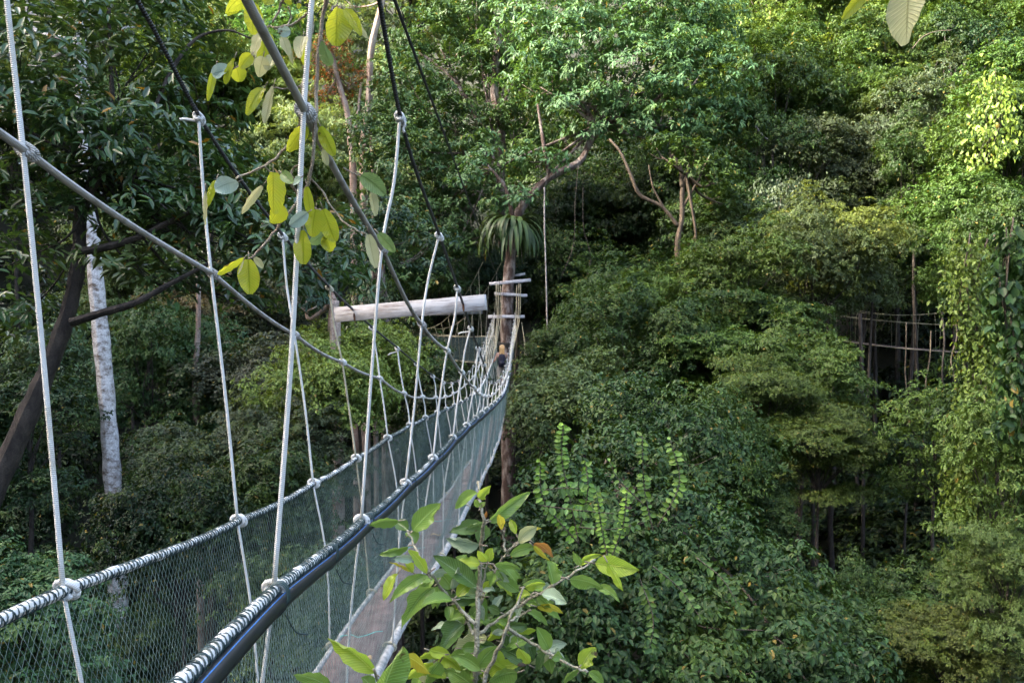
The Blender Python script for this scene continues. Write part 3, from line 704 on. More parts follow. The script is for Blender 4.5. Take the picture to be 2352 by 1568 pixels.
bp_mesh().build('bag', M_PACK).parent = BP
a = Acc(); blob(a, (0, -.075, -.08), (.095, .045, .085), 14, 8); a.build('front_pocket', M_PACK).parent = BP
for s in (-1, 1):
    a = Acc(); tube(a, spline([(s*.07, .06, .19), (s*.10, .16, .23), (s*.115, .25, .12), (s*.12, .2, -.06), (s*.11, .07, -.15)], 6), .018, 6); a.build('strap', M_PACK).parent = BP
a = Acc(); tube(a, spline([(-.03, 0, .235), (0, 0, .275), (.03, 0, .235)], 5), .008, 6); a.build('handle', M_PACK).parent = BP
# ------------------------------------------------------------------ trees
def gz_at(p): return float(ground(np.array(p[0]), np.array(p[1])))
def down_to_ground(path, rads):
    """continue a trunk straight down into the soil"""
    p = path[-1]; q = path[-2]; g = gz_at(p)-1.0
    if p[2] > g+.5:
        dx = (p-q)/max(.3, abs(p[2]-q[2])); lean = min(4., p[2]-g)
        path = path+[Vector((p[0]+dx[0]*lean*.4, p[1], g))]; rads = rads+[rads[-1]*1.25]
    return path, rads
def trunk_mesh(name, pts, mat, parent, root=True, seg=9, rough=.06):
    path = [P(*q[:3]) for q in pts]; rads = [q[3] for q in pts]
    if root: path, rads = down_to_ground(path, rads)
    s = spline(path, 7); rr = np.interp(np.linspace(0, len(rads)-1, len(s)), range(len(rads)), rads)
    rr = rr*(1+rough*np.sin(np.arange(len(s))*1.7)+rough*.6*np.sin(np.arange(len(s))*.63+1))
    a = Acc(); tube(a, s, rr, seg); return a.build(name, mat, parent)
def foliage(name, parent, clumps, seed, color, mat=None, **k):
    rg = np.random.default_rng(seed)
    cl = [(P(*c[:3]), c[3]) for c in clumps]
    v, q = clump_leaves(rg, cl, **k)
    o = mesh_obj(name, v, q, mat or M_LEAF, parent); o.color = (*color, 1); return o
def twigs_to(parent, hub, clumps, seed, mat, r=.05):
    """boughs from the trunk top into each part of the crown"""
    rr = random.Random(seed); a = Acc(); h = Vector(hub)
    for c in clumps:
        e = P(*c[:3]); rad = c[3] if np.isscalar(c[3]) else c[3][0]
        m = h.lerp(e, .5)+Vector((rr.uniform(-.4, .4), rr.uniform(-.3, .3), rr.uniform(-.5, .1)))
        tube(a, spline([h, m, e], 6), [r*1.5, r, r*.5], 5)
        for k in range(5):
            f = e+Vector((rr.uniform(-1, 1), rr.uniform(-1, 1), rr.uniform(-.2, 1)))*rad*.8
            s0 = m.lerp(e, rr.uniform(.3, .95)); tube(a, spline([s0, s0.lerp(f, .5)+Vector((0, 0, -.1*rad)), f], 4), [r*.55, r*.4, r*.15], 4)
    a.build('bough', mat, parent)
def tree(name, label, clumps, trunk, color, seed, limbs=(), bark=None, mat=None, cat='tree', hub=None, group=None, boughr=.05, **k):
    bark = bark or M_BARK
    last = P(*trunk[-1][:3]) if trunk else P(*clumps[-1][:3])
    base = Vector((last[0], last[1], gz_at(last)))
    E = empty(name, base, label, cat, group)
    if trunk: trunk_mesh('trunk', trunk, bark, E)
    for l in limbs: trunk_mesh('limb', l, bark, E, root=False, seg=7)
    if clumps:
        h = P(*(hub or (trunk[0] if trunk else clumps[0]))[:3]); twigs_to(E, h, clumps, seed, bark, boughr)
        foliage('crown', E, clumps, seed, color, mat, **k)
    return E

# colours of leaves; DK has the shade of the hollows painted in
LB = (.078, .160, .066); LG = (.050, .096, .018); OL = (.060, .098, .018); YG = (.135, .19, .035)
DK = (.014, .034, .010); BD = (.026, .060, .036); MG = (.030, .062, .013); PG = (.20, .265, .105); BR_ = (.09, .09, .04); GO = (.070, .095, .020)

# --- the tree that carries the far end: reddish trunk, heavy limb to the right, bluish bright crown
tree('rainforest_tree', 'reddish-trunked tree holding the far walkway end, heavy limb rising to bright bluish-green crown',
     [(1290, 130, 36, 2.2), (1385, 40, 37, 2.4), (1500, 70, 37, 2.5), (1600, 190, 36, 1.9), (1465, 185, 35, 2.1), (1345, 235, 35, 1.7), (1250, 60, 37, 2.0), (1585, 70, 38, 2.2),
      (1625, 290, 37, 1.7), (1530, 285, 35.5, 1.5), (1400, 300, 35.5, 1.2), (1240, 200, 36, 1.6), (1190, 470, 34.5, .9), (1110, 400, 35, 1.2), (1230, 385, 34.5, 1.0), (1590, 340, 37, 1.4)],
     [(1206, 462, 34.3, .19), (1184, 510, 34.2, .20), (1172, 600, 34.1, .24), (1165, 700, 34, .26), (1163, 850, 34, .28), (1168, 1030, 34, .31)],
     LB, 21, bark=M_BARKRED, hub=(1370, 290, 35.5),
     limbs=[[(1200, 470, 34.3, .17), (1262, 408, 34.5, .16), (1330, 372, 35, .15), (1362, 318, 35.5, .13), (1420, 270, 35.7, .11), (1500, 235, 36, .09), (1545, 185, 36, .06)],
            [(1362, 318, 35.5, .10), (1350, 250, 35.7, .08), (1385, 200, 36, .06), (1400, 120, 36, .04)], [(1262, 408, 34.5, .10), (1250, 340, 34.6, .08), (1235, 240, 35, .05)],
            [(1178, 500, 34.2, .10), (1160, 430, 34.3, .08), (1120, 380, 34.6, .04)], [(1500, 235, 36, .07), (1590, 262, 36, .06), (1660, 268, 36.5, .03)]],
     leaf=.25, wid=.36, sub=.62, dens=1.15, k=8, droop=.75, flat=.5, mat=M_LEAF)

# --- darker tree left of it
tree('rainforest_tree', 'tall deep green tree with straight pale-spotted trunk, left of the bright bluish crown',
     [(960, 240, 40, 2.2), (1010, 110, 41, 2.1), (1090, 30, 41, 2.0), (1040, 330, 39, 2.0), (940, 400, 38, 2.1), (1090, 450, 38, 1.6), (960, 530, 37, 1.9), (1050, 560, 37, 1.6),
      (880, 330, 39, 1.6), (1120, 170, 41, 1.7), (900, 640, 37, 1.6), (1000, 650, 37.5, 1.4), (1180, 300, 40, 1.5), (1170, 40, 41, 1.8)],
     [(1120, -90, 40, .16), (1145, 60, 40, .20), (1135, 200, 40, .21), (1150, 300, 40, .22), (1150, 480, 40, .25), (1166, 640, 43, .28), (1166, 800, 43, .3), (1166, 1000, 43, .3)],
     (.055, .110, .040), 22, bark=M_BARKRED, hub=(1140, 350, 40), limbs=[[(1140, 330, 40, .12), (1080, 250, 40, .10), (1040, 180, 40, .08), (960, 120, 40, .05)], [(1150, 260, 40, .10), (1185, 180, 40, .08), (1240, 150, 40, .05)]],
     leaf=.23, wid=.42, sub=.55, dens=1.15, k=7, droop=.45, mat=M_LEAF)

# --- slender pinkish stems, upper middle
tree('slender_tree', 'tallest of the thin pinkish trunks left of the black cable, reaching the upper edge',
     [(790, 20, 45, 2.0), (930, -40, 45, 2.0)], [(895, -70, 41, .13), (872, 30, 41, .16), (852, 120, 41, .17), (848, 230, 41, .18), (835, 330, 41, .19), (836, 440, 41, .2)], PG, 23, bark=M_BARKPINK, hub=(880, 0, 41), leaf=.2, wid=.4, sub=.5, dens=.7)
tree('slender_tree', 'thin pinkish tree leaning left with a small crown of rusty red leaves',
     [(745, 150, 42, 1.5), (800, 190, 42, 1.2), (760, 240, 42.5, 1.0)], [(762, 120, 41.5, .10), (778, 190, 41.5, .13), (798, 260, 41.5, .15), (806, 340, 41.5, .16), (812, 450, 41.5, .18)], BR_, 24, bark=M_BARKPINK, mat=M_RUST, hub=(775, 180, 41.5),
     limbs=[[(812, 330, 41.5, .09), (822, 260, 41.5, .08), (830, 190, 41.7, .06)]], leaf=.17, wid=.4, sub=.45, dens=.8)
trunk_only = tree('slender_tree', 'short pale thin trunk just right of the two pinkish stems', [], [(851, 240, 42, .08), (853, 330, 42, .10), (858, 470, 42, .11)], PG, 25, bark=M_BARKPINK)
tree('feathery_tree', 'pale feathery light green tree behind the thin pinkish trunks', [(730, 300, 52, 2.6), (700, 420, 50, 2.6), (790, 430, 49, 2.2), (650, 330, 54, 2.4), (760, 560, 46, 2.0)], [(720, 430, 50, .2), (720, 600, 49, .25)], PG, 26,
     leaf=.26, wid=.25, sub=.9, dens=1.0, k=9, droop=.1, flat=.22)

# --- crooked bare-branched tree right of the middle
tree('crooked_tree', 'crooked tree with bare orange-brown twisting branches in front of the dark hollow',
     [(1590, 385, 31, .9), (1520, 360, 31, .7), (1640, 420, 31, .7), (1660, 470, 32, .8), (1600, 590, 31, .6)],
     [(1585, 380, 31, .05), (1568, 430, 31, .08), (1566, 500, 31, .095), (1556, 560, 31, .105), (1562, 640, 31, .12), (1575, 720, 31, .16)], MG, 27, bark=M_BARKMOSS,
     limbs=[[(1558, 520, 31, .07), (1520, 475, 31, .07), (1470, 448, 31, .07), (1448, 400, 31, .06), (1425, 350, 31.2, .05), (1400, 320, 31.4, .04)],
            [(1567, 430, 31, .09), (1562, 385, 31, .08), (1540, 355, 31, .05)], [(1566, 480, 31, .06), (1600, 420, 31, .05), (1628, 360, 31.3, .03)], [(1525, 478, 31, .04), (1500, 430, 31, .03), (1490, 380, 31, .02)]],
     hub=(1575, 400, 31), leaf=.19, wid=.4, sub=.4, dens=.8)
nest = Acc(); blob(nest, P(1466, 244, 35.6), (.16, .14, .22), 12, 8); blob(nest, P(1459, 250, 35.6), (.12, .12, .14), 12, 8); blob(nest, P(1470, 236, 35.6), (.1, .1, .13), 12, 8)
tag(nest.build('nest_clump', plain('nest_brown', (.16, .07, .02), .95, (.05, .02, .01), 9, bump=1.)), 'small round brown nest-like lump on the upper limb of the bright bluish tree', 'nest')

# --- left: big dark tree close by and the white trunk behind it
tree('large_leaved_tree', 'dark tree close on the left with big glossy leaves and long bare lower branches',
     [(60, 60, 9.5, .8), (230, 20, 9.8, .75), (360, 90, 10, .6), (120, 200, 9.2, .75), (290, 210, 9.6, .7), (30, 330, 9, .7), (180, 350, 9.1, .7), (330, 340, 9.3, .65), (440, 260, 9.8, .5), (450, 420, 9.6, .6),
      (100, 470, 9, .6), (260, 470, 9, .6), (380, 510, 9.2, .6), (520, 480, 9.5, .6), (40, 600, 9.2, .6), (480, 590, 9.4, .5), (330, 610, 9.4, .42), (590, 560, 9.8, .5), (600, 650, 10, .42), (730, 640, 10.2, .42), (760, 560, 10.4, .36),
      (680, 570, 10.2, .4), (540, 700, 9.9, .35), (20, 760, 9.6, .55), (380, 680, 9.5, .22)],
     [(230, 330, 9.3, .04), (205, 430, 9.3, .06), (184, 500, 9.3, .072), (180, 600, 9.3, .078), (155, 720, 9.3, .088), (112, 840, 9.3, .10), (60, 960, 9.3, .115), (-30, 1160, 9.3, .13), (-110, 1320, 9.3, .14)],
     (.048, .100, .036), 31, bark=M_BARKDARK, mat=M_GLOSS, hub=(215, 380, 9.3),
     limbs=[[(176, 580, 9.2, .05), (240, 568, 9.1, .045), (310, 548, 9.1, .04), (400, 505, 9.1, .03), (470, 470, 9.2, .02)],
            [(165, 740, 9.1, .05), (235, 718, 9, .045), (310, 695, 9, .04), (390, 652, 9.1, .03), (480, 605, 9.2, .02)],
            [(195, 470, 9.2, .05), (215, 430, 9.1, .04), (250, 380, 9.1, .02)], [(350, 260, 9.4, .022), (395, 160, 9.6, .024), (450, 90, 9.8, .02), (520, 70, 9.8, .014), (575, 88, 9.8, .01)],
            [(250, 20, 9.5, .02), (253, 130, 9.4, .024), (258, 250, 9.3, .028), (240, 330, 9.3, .03)]],
     leaf=.15, wid=.36, sub=.3, dens=.68, k=7, droop=.45, flat=.7, boughr=.014, spread=.3)
tree('white_trunk_tree', 'straight tree with a smooth white trunk standing behind the dark tree on the left',
     [(60, -20, 19, 1.5), (210, -30, 19, 1.5), (120, 130, 20, 1.1), (330, 30, 20, 1.4)],
     [(176, -80, 17, .12), (182, 60, 17, .13), (190, 250, 17, .14), (205, 480, 17, .15), (225, 700, 17, .16), (246, 930, 17, .165), (258, 1100, 17, .17), (268, 1290, 17, .18)], PG, 32, bark=M_BARKWHITE, hub=(185, 100, 17), leaf=.16, wid=.45, sub=.4, dens=.8)
tree('slender_tree', 'thin pale spotted trunk standing alone between the second and third left hangers', [(455, 640, 25, .8)], [(456, 640, 24, .06), (455, 760, 24, .075), (448, 880, 24, .09), (452, 990, 24, .1)], MG, 33, bark=M_BARKPINK, leaf=.15, sub=.4)
tree('broad_tree', 'thick reddish-brown trunk wrapped in creepers below the timber beam', [(880, 560, 28, 1.3), (950, 600, 29, 1.2), (830, 640, 28, 1.0)], [(865, 560, 27.5, .2), (872, 660, 27.5, .23), (883, 780, 27.5, .26), (895, 900, 27.5, .3)], BD, 34, bark=M_BARKRED, leaf=.17, sub=.5, dens=1.1)
tree('broad_tree', 'short grey trunk with a black band just left of the timber beam end', [(730, 620, 21, .9), (700, 700, 21, .8)], [(768, 690, 20.5, .12), (765, 760, 20.5, .13), (772, 850, 20.5, .14)], BD, 35, bark=M_BARKPINK, leaf=.16, sub=.45)

# ------------------------------------------------ prototypes for the hillside: built once, copied
def proto(name, label, clumps, seed, color, bark, H, group, **k):
    E = empty(name, (0, 0, 0), label, 'tree', group); rg = np.random.default_rng(seed)
    a = Acc(); zz = np.linspace(-24, H, 12); px = np.cumsum(rg.normal(size=12)*.12); py = np.cumsum(rg.normal(size=12)*.12)
    tube(a, np.stack([px-px[8], py-py[8], zz], 1), np.linspace(.20, .08, 12), 8)
    for c, r in clumps:
        c = np.array(c, float); s0 = np.array([0, 0, H*.55]); m = (s0+c)/2+rg.normal(size=3)*.3; tube(a, spline([s0, m, c], 5), [.055, .035, .015], 5)
    a.build('trunk', bark).parent = E
    v, q = clump_leaves(rg, clumps, **k); o = mesh_obj('crown', v, q, M_LEAF); o.parent = E; o.color = (*color, 1)
    return E
def ball(n, R_, r, H, seed, flat=.8, zl=-.4):
    rg = np.random.default_rng(seed); ds = sphere_dirs(n, rg, zl); out = []
    for d_ in ds: out.append((d_*np.array([R_-r*.6, R_-r*.6, (R_-r*.5)*flat])*rg.uniform(.6, 1.2)+[0, 0, H], r*rg.uniform(.5, 1.4)))
    return out
G1 = 'trees on the far hillside'
PROT = {
 'dome': proto('hillside_tree', '', ball(20, 3.4, 1.3, 6, 41, 1.0, -.95), 41, LG, M_BARKDARK, 7, G1, leaf=.15, wid=.45, sub=.5, dens=1.0, k=7, droop=.3),
 'tier': proto('hillside_tree', '', [(np.array(c)*[1, 1, 1.1]+[0, 0, -.2], (r*1.2, r*1.2, r*.6)) for c, r in ball(24, 3.4, 1.2, 6, 42, 1.15, -.95)], 42, LG, M_BARKDARK, 7, G1, leaf=.19, wid=.32, sub=.6, dens=1.3, k=8, droop=.25, flat=.35),
 'tall': proto('hillside_tree', '', [(c, r) for c, r in ball(20, 2.6, 1.15, 5, 43, 1.7, -.95)], 43, LG, M_BARKDARK, 7, G1, leaf=.17, wid=.42, sub=.45, dens=1.0, k=7, droop=1.0, flat=1.0),
 'broad': proto('hillside_tree', '', ball(18, 3.3, 1.25, 6, 44, 1.05, -.9), 44, LG, M_BARKDARK, 7, G1, leaf=.24, wid=.40, sub=.6, dens=1.0, k=7, droop=.65, flat=.55),
 'shrub': proto('hillside_tree', '', ball(16, 3.3, 1.4, 4.5, 45, .9, -.8), 45, LG, M_BARKDARK, 5, G1, leaf=.17, wid=.5, sub=.55, dens=1.1, k=6, droop=.4, flat=.8),
}
CH = {'dome': 6, 'tier': 6, 'tall': 5, 'broad': 6, 'shrub': 4.5}
used = set()
def copy_tree(o, parent=None):
    c = o.copy(); COL.objects.link(c)
    if parent is not None: c.parent = parent
    for ch in list(o.children): copy_tree(ch, c)
    return c
def hill(kind, u, v, d, Rr, color, label, rz=None, group=G1):
    src = PROT[kind]
    if kind not in used: o = src; used.add(kind)
    else: o = copy_tree(src)
    s = Rr/3.4; c = P(u, v, d)
    o.scale = (s*rnd.uniform(.85, 1.2), s*rnd.uniform(.85, 1.2), s*rnd.uniform(.85, 1.25)); o.rotation_euler = (0, 0, rnd.uniform(0, 6.28) if rz is None else rz)
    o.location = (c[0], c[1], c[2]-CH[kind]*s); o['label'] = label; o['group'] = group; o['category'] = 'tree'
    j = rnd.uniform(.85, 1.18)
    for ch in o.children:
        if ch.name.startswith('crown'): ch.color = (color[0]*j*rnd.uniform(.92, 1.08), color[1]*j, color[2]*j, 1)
    return o
T = [
 # far top, centre to right
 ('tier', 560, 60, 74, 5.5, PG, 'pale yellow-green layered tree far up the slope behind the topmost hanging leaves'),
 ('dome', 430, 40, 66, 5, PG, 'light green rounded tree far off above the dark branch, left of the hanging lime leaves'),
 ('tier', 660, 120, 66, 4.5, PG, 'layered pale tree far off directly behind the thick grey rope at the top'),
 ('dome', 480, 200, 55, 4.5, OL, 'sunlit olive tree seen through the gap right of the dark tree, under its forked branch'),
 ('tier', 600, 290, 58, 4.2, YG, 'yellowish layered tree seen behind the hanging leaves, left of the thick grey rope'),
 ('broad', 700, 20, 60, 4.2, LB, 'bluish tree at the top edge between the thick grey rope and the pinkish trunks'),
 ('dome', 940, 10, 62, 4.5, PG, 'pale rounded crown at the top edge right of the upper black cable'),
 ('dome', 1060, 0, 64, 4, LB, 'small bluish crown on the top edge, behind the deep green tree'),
 ('tall', 1690, 40, 62, 4, DK, 'dark narrow tree in the shaded notch right of the bright bluish crown'),
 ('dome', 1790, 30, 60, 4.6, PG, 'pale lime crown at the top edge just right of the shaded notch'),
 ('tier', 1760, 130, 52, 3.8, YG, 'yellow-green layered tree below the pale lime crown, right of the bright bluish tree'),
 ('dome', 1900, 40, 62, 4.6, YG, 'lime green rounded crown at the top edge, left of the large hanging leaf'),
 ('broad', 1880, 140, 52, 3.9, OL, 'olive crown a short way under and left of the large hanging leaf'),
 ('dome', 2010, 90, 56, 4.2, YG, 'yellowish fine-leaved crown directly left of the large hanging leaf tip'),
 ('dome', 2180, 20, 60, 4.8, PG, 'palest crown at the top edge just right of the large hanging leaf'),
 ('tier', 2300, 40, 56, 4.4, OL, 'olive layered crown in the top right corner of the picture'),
 ('dome', 2290, 150, 46, 3.6, LG, 'deep green crown under the top right corner, highest on the right edge'),
 ('broad', 2140, 130, 48, 3.6, LG, 'green broad crown to the right of the large hanging leaf, below the palest crown'),
 # upper right slope
 ('dome', 1740, 250, 44, 3.2, LG, 'rounded green tree touching the right side of the bright bluish crown'),
 ('dome', 1850, 240, 45, 3.3, LG, 'neat rounded green crown under the olive crown, upper middle of the right slope'),
 ('shrub', 1960, 210, 47, 3.3, YG, 'bright yellow-green low crown beneath the large hanging leaf'),
 ('dome', 2060, 240, 44, 3.1, MG, 'dull mid-green crown below the large hanging leaf'),
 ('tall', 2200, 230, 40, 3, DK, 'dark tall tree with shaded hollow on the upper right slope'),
 ('tall', 2310, 270, 34, 2.8, LG, 'tall leafy tree on the right edge hung with pale lime leaves'),
 ('broad', 1790, 350, 40, 2.8, MG, 'mid-green tree with a broken white branch stub, right of the crooked tree'),
 ('dome', 1900, 340, 41, 2.9, LG, 'rounded green crown in the middle of the right slope, above the yellow-tipped tree'),
 ('dome', 2010, 350, 41, 2.8, LG, 'green crown right of the middle of the slope, left of the greyish crown'),
 ('dome', 2110, 370, 38, 2.9, (.062, .088, .045), 'greyish green dome-shaped crown on the upper right slope'),
 ('shrub', 2230, 380, 36, 2.6, OL, 'olive bushy crown between the greyish dome and the right edge'),
 ('shrub', 2330, 420, 32, 2.4, LG, 'bright green bush on the right edge below the lime-hung tree'),
 ('tall', 1760, 450, 36, 2.4, MG, 'creeper-covered narrow tree right of the crooked tree'),
 ('tall', 1850, 470, 37, 2.5, (.06, .075, .03), 'brownish creeper-draped tree above and left of the yellow-tipped tree'),
 ('dome', 1990, 460, 38, 2.6, (.055, .08, .04), 'dull grey-green crown just above and right of the yellow-tipped tree'),
 ('dome', 2110, 490, 35, 2.5, MG, 'mid-green crown under the greyish dome on the right slope'),
 ('shrub', 2230, 500, 32, 2.3, LG, 'fresh green bush above the thin distant walkway on the right'),
 # middle right
 ('dome', 1910, 570, 29, 1.9, (.115, .135, .025), 'tree with yellow-tipped leaves standing out in the middle of the right slope'),
 ('dome', 1870, 680, 28, 1.8, (.070, .095, .035), 'grey-green lower crown beneath the yellow-tipped tree, left of the thin walkway'),
 ('dome', 2000, 640, 31, 1.7, (.065, .09, .035), 'grey-green crown hanging over the left end of the thin distant walkway'),
 ('broad', 1650, 560, 34, 2.0, MG, 'sparse tree with reddish tips right of the crooked trunk'),
 ('shrub', 1720, 560, 33, 2.0, (.04, .07, .03), 'dark green bush between the crooked tree and the yellow-tipped tree'),
 ('dome', 1570, 720, 28, 2.0, LG, 'broad fine-leaved tree at the foot of the crooked tree'),
 ('dome', 1690, 680, 27, 2.0, LG, 'fine-leaved green tree in the centre of the right half'),
 ('tier', 1620, 840, 25, 2.0, LG, 'layered green tree below the middle of the right half, above the paler cushion-shaped crowns'),
 ('tier', 1750, 800, 26, 1.9, MG, 'dark layered crown left of the black hollow, below the grey-green crowns'),
 ('dome', 1400, 790, 30, 1.7, MG, 'small tree right of the walker, nearest to the dangling white root'),
 ('shrub', 1325, 875, 29, 1.6, MG, 'bushy dark green tree immediately right of the reddish trunk beside the walkway end'),
 ('dome', 1460, 900, 25, 1.9, MG, 'rounded mid-green crown right of the near walkway, below the small tree'),
 ('shrub', 1330, 1010, 22, 1.6, (.055, .085, .03), 'low olive bush hugging the right side of the walkway'),
 ('dome', 1840, 930, 23, 1.6, LG, 'green rounded crown left of the black hollow under the thin walkway'),
 ('tier', 1740, 1000, 21, 1.3, OL, 'pale olive cushion-shaped crown, left one of two above the bottom-right hollow'),
 ('tier', 1880, 1050, 20, 1.3, OL, 'pale olive cushion-shaped crown overhanging the bottom-right hollow'),
 ('dome', 2200, 600, 31, 1.9, LG, 'leafy tree above the right part of the thin distant walkway'),
 ('shrub', 2320, 600, 24, 1.6, MG, 'shaded green shrub on the right edge beside the vine column'),
 ('broad', 2150, 1050, 20, 1.4, LG, 'green broad-leaved tree directly left of the pale vine column, below the thin walkway'),
 ('broad', 2310, 900, 17, 1.5, MG, 'shadowy large-leaved tree on the right edge behind the vine column'),
 ('broad', 2290, 1190, 14, 1.15, (.075, .135, .028), 'bright yellow-green leafy tree on the right edge, lower part'),
 ('broad', 2080, 1060, 26, 1.4, DK, 'dark shaded tree deep inside the bottom-right hollow'),
 ('broad', 2110, 1400, 15, 1.1, MG, 'large-leaved dark green shrub below the bottom-right hollow'),
 ('tall', 1930, 1520, 14, .9, MG, 'drooping green shrub at the lower middle of the right half'),
 ('dome', 1690, 1240, 17, 1.25, MG, 'small-leaved rounded bush left of the bottom-right hollow'),
 ('shrub', 1620, 1120, 17, 1.3, MG, 'leafy bush behind the foreground sapling, right of the creeper wall'),
 ('tier', 2310, 1420, 10.5, .75, (.10, .155, .04), 'pale yellow-green fern-like shrub in the bottom right corner'),
 ('tier', 2170, 1500, 11, .7, GO, 'orange-tinged yellow shrub near the bottom right corner'),
 ('shrub', 2040, 1530, 12, 1.0, MG, 'green shrub on the bottom edge, left of the orange-tinged one'),
 ('shrub', 1790, 1530, 11, .9, MG, 'leafy green bush on the bottom edge in the middle of the right half'),
 # left middle
 ('tier', 330, 610, 40, 3.0, (.10, .14, .045), 'pale green feathery tree seen through the gap just right of the white trunk'),
 ('tier', 300, 720, 36, 2.4, (.085, .12, .04), 'soft light green tree right of the white trunk, lower than the feathery one'),
 ('tier', 480, 740, 30, 1.9, (.13, .105, .05), 'brownish layered tree between the two nearest left hangers'),
 ('dome', 620, 760, 30, 2.0, (.045, .06, .03), 'dull dark crown behind the third left hanger'),
 ('tall', 480, 900, 26, 2.0, (.035, .085, .035), 'creeper-smothered tree right of the thin pale spotted trunk'),
 ('dome', 350, 930, 24, 1.8, (.045, .095, .03), 'fresh green crown right of the white trunk at mid height'),
 ('shrub', 590, 900, 24, 1.8, (.06, .07, .04), 'grey-brown thicket behind the near right hanger'),
 ('broad', 130, 900, 20, 1.5, (.05, .09, .04), 'leafy tree with pale shining leaves between the dark trunk and the white trunk'),
 ('broad', 60, 1000, 16, 1.3, DK, 'dark shaded tree on the left edge behind the nearest hanger'),
 ('broad', 400, 1130, 21, 1.5, MG, 'broad-leaved tree standing right of the foot of the white trunk'),
 ('shrub', 290, 1530, 15, 1.1, DK, 'dark bush hiding the foot of the white trunk behind the net'),
 ('dome', 520, 1080, 18, 1.5, (.05, .075, .035), 'greyish green tree behind the left net, left of the third hanger'),
 ('shrub', 760, 960, 19, 1.5, YG, 'yellow-green bush lit up between the fourth left hanger and the rope sag'),
 ('shrub', 835, 890, 22, 1.4, YG, 'bright bush under the left end of the timber beam'),
 ('dome', 690, 1050, 17, 1.2, (.05, .07, .03), 'brown-tinged bush above the left net'),
 ('broad', 960, 950, 26, 1.4, MG, 'green leafy tree under the second netted walkway'),
 ('shrub', 1040, 980, 25, 1.3, DK, 'dark bush seen through the hangers in the middle of the near walkway'),
 ('broad', 620, 1240, 12, 1.0, MG, 'leafy bush seen through the left net of the near walkway'),
 ('shrub', 420, 1330, 11, 1.0, DK, 'dark bush behind the net near the lower left'),
 ('broad', 50, 1270, 20, 1.6, DK, 'deep shaded tree in the lower left between the nearest hanger and the white trunk'),
 ('broad', 60, 1480, 7.5, .8, (.04, .10, .04), 'large-leaved plant behind the net in the bottom left corner'),
 ('shrub', 680, 1450, 9, .9, MG, 'bush below the near walkway seen through both nets'),
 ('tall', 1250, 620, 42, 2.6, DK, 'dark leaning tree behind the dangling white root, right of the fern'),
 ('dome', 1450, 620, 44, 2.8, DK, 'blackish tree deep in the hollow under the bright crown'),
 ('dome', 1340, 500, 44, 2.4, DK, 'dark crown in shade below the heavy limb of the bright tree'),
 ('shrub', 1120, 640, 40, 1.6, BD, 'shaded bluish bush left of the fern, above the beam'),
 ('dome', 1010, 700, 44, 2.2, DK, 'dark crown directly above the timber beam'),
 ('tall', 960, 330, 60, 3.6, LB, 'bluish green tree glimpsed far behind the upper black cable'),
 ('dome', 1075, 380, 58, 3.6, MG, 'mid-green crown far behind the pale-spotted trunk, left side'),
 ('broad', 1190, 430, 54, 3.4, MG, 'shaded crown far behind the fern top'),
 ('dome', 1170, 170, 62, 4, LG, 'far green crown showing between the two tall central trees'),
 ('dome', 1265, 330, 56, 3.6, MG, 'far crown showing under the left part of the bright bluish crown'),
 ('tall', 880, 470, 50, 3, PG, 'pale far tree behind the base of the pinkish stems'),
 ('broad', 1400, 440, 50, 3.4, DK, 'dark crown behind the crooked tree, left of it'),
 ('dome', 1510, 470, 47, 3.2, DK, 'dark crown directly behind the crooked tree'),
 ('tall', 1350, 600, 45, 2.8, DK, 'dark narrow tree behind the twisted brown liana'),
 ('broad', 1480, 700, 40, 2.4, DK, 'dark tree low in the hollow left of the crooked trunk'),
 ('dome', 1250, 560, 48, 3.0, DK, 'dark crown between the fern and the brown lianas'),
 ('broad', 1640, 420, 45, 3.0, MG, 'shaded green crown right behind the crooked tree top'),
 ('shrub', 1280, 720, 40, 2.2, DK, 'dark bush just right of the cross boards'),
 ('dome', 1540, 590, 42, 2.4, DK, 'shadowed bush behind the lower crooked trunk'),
 ('dome', 830, 300, 62, 4, PG, 'pale crown far behind the pinkish stems'),
 ('broad', 700, 480, 44, 2.8, LG, 'green crown far behind the cluster of lime leaves in the middle'),
 ('shrub', 640, 650, 36, 2.2, MG, 'dim crown behind the rope knots left of the timber beam'),
 ('dome', 60, 110, 58, 5, MG, 'dim crown far behind the upper left corner, left of the nearest hanger'),
 ('tier', 190, 40, 64, 5, YG, 'sunlit far crown at the top edge between the nearest hanger and the left black cable'),
 ('dome', 310, 140, 60, 4.5, LG, 'far rounded crown directly behind the left black cable'),
 ('broad', 30, 320, 48, 3.8, MG, 'shaded far crown on the left edge near the grey rope'),
 ('dome', 170, 300, 46, 3.6, LG, 'far green crown behind the top of the white trunk'),
 ('tall', 350, 420, 44, 3, LG, 'far narrow tree behind the second left hanger'),
 ('dome', 1610, 150, 54, 4, LG, 'far green crown glimpsed through the right part of the bright bluish crown'),
]
for q in T: hill(*q)

# forest floor and low growth on the slopes, too many to count
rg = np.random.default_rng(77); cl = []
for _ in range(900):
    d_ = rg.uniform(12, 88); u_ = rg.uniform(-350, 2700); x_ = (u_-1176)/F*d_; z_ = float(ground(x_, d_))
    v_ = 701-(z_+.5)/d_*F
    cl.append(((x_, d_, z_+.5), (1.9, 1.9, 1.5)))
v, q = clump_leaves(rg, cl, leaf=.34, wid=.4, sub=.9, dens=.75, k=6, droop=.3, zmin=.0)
o = mesh_obj('undergrowth', v, q, M_LEAF); o.color = (.012, .026, .008, 1); tag(o, 'dark leafy undergrowth covering the slopes below the trees', 'undergrowth', kind='stuff')  # very dark leaf colour paints in the shade of the hollows

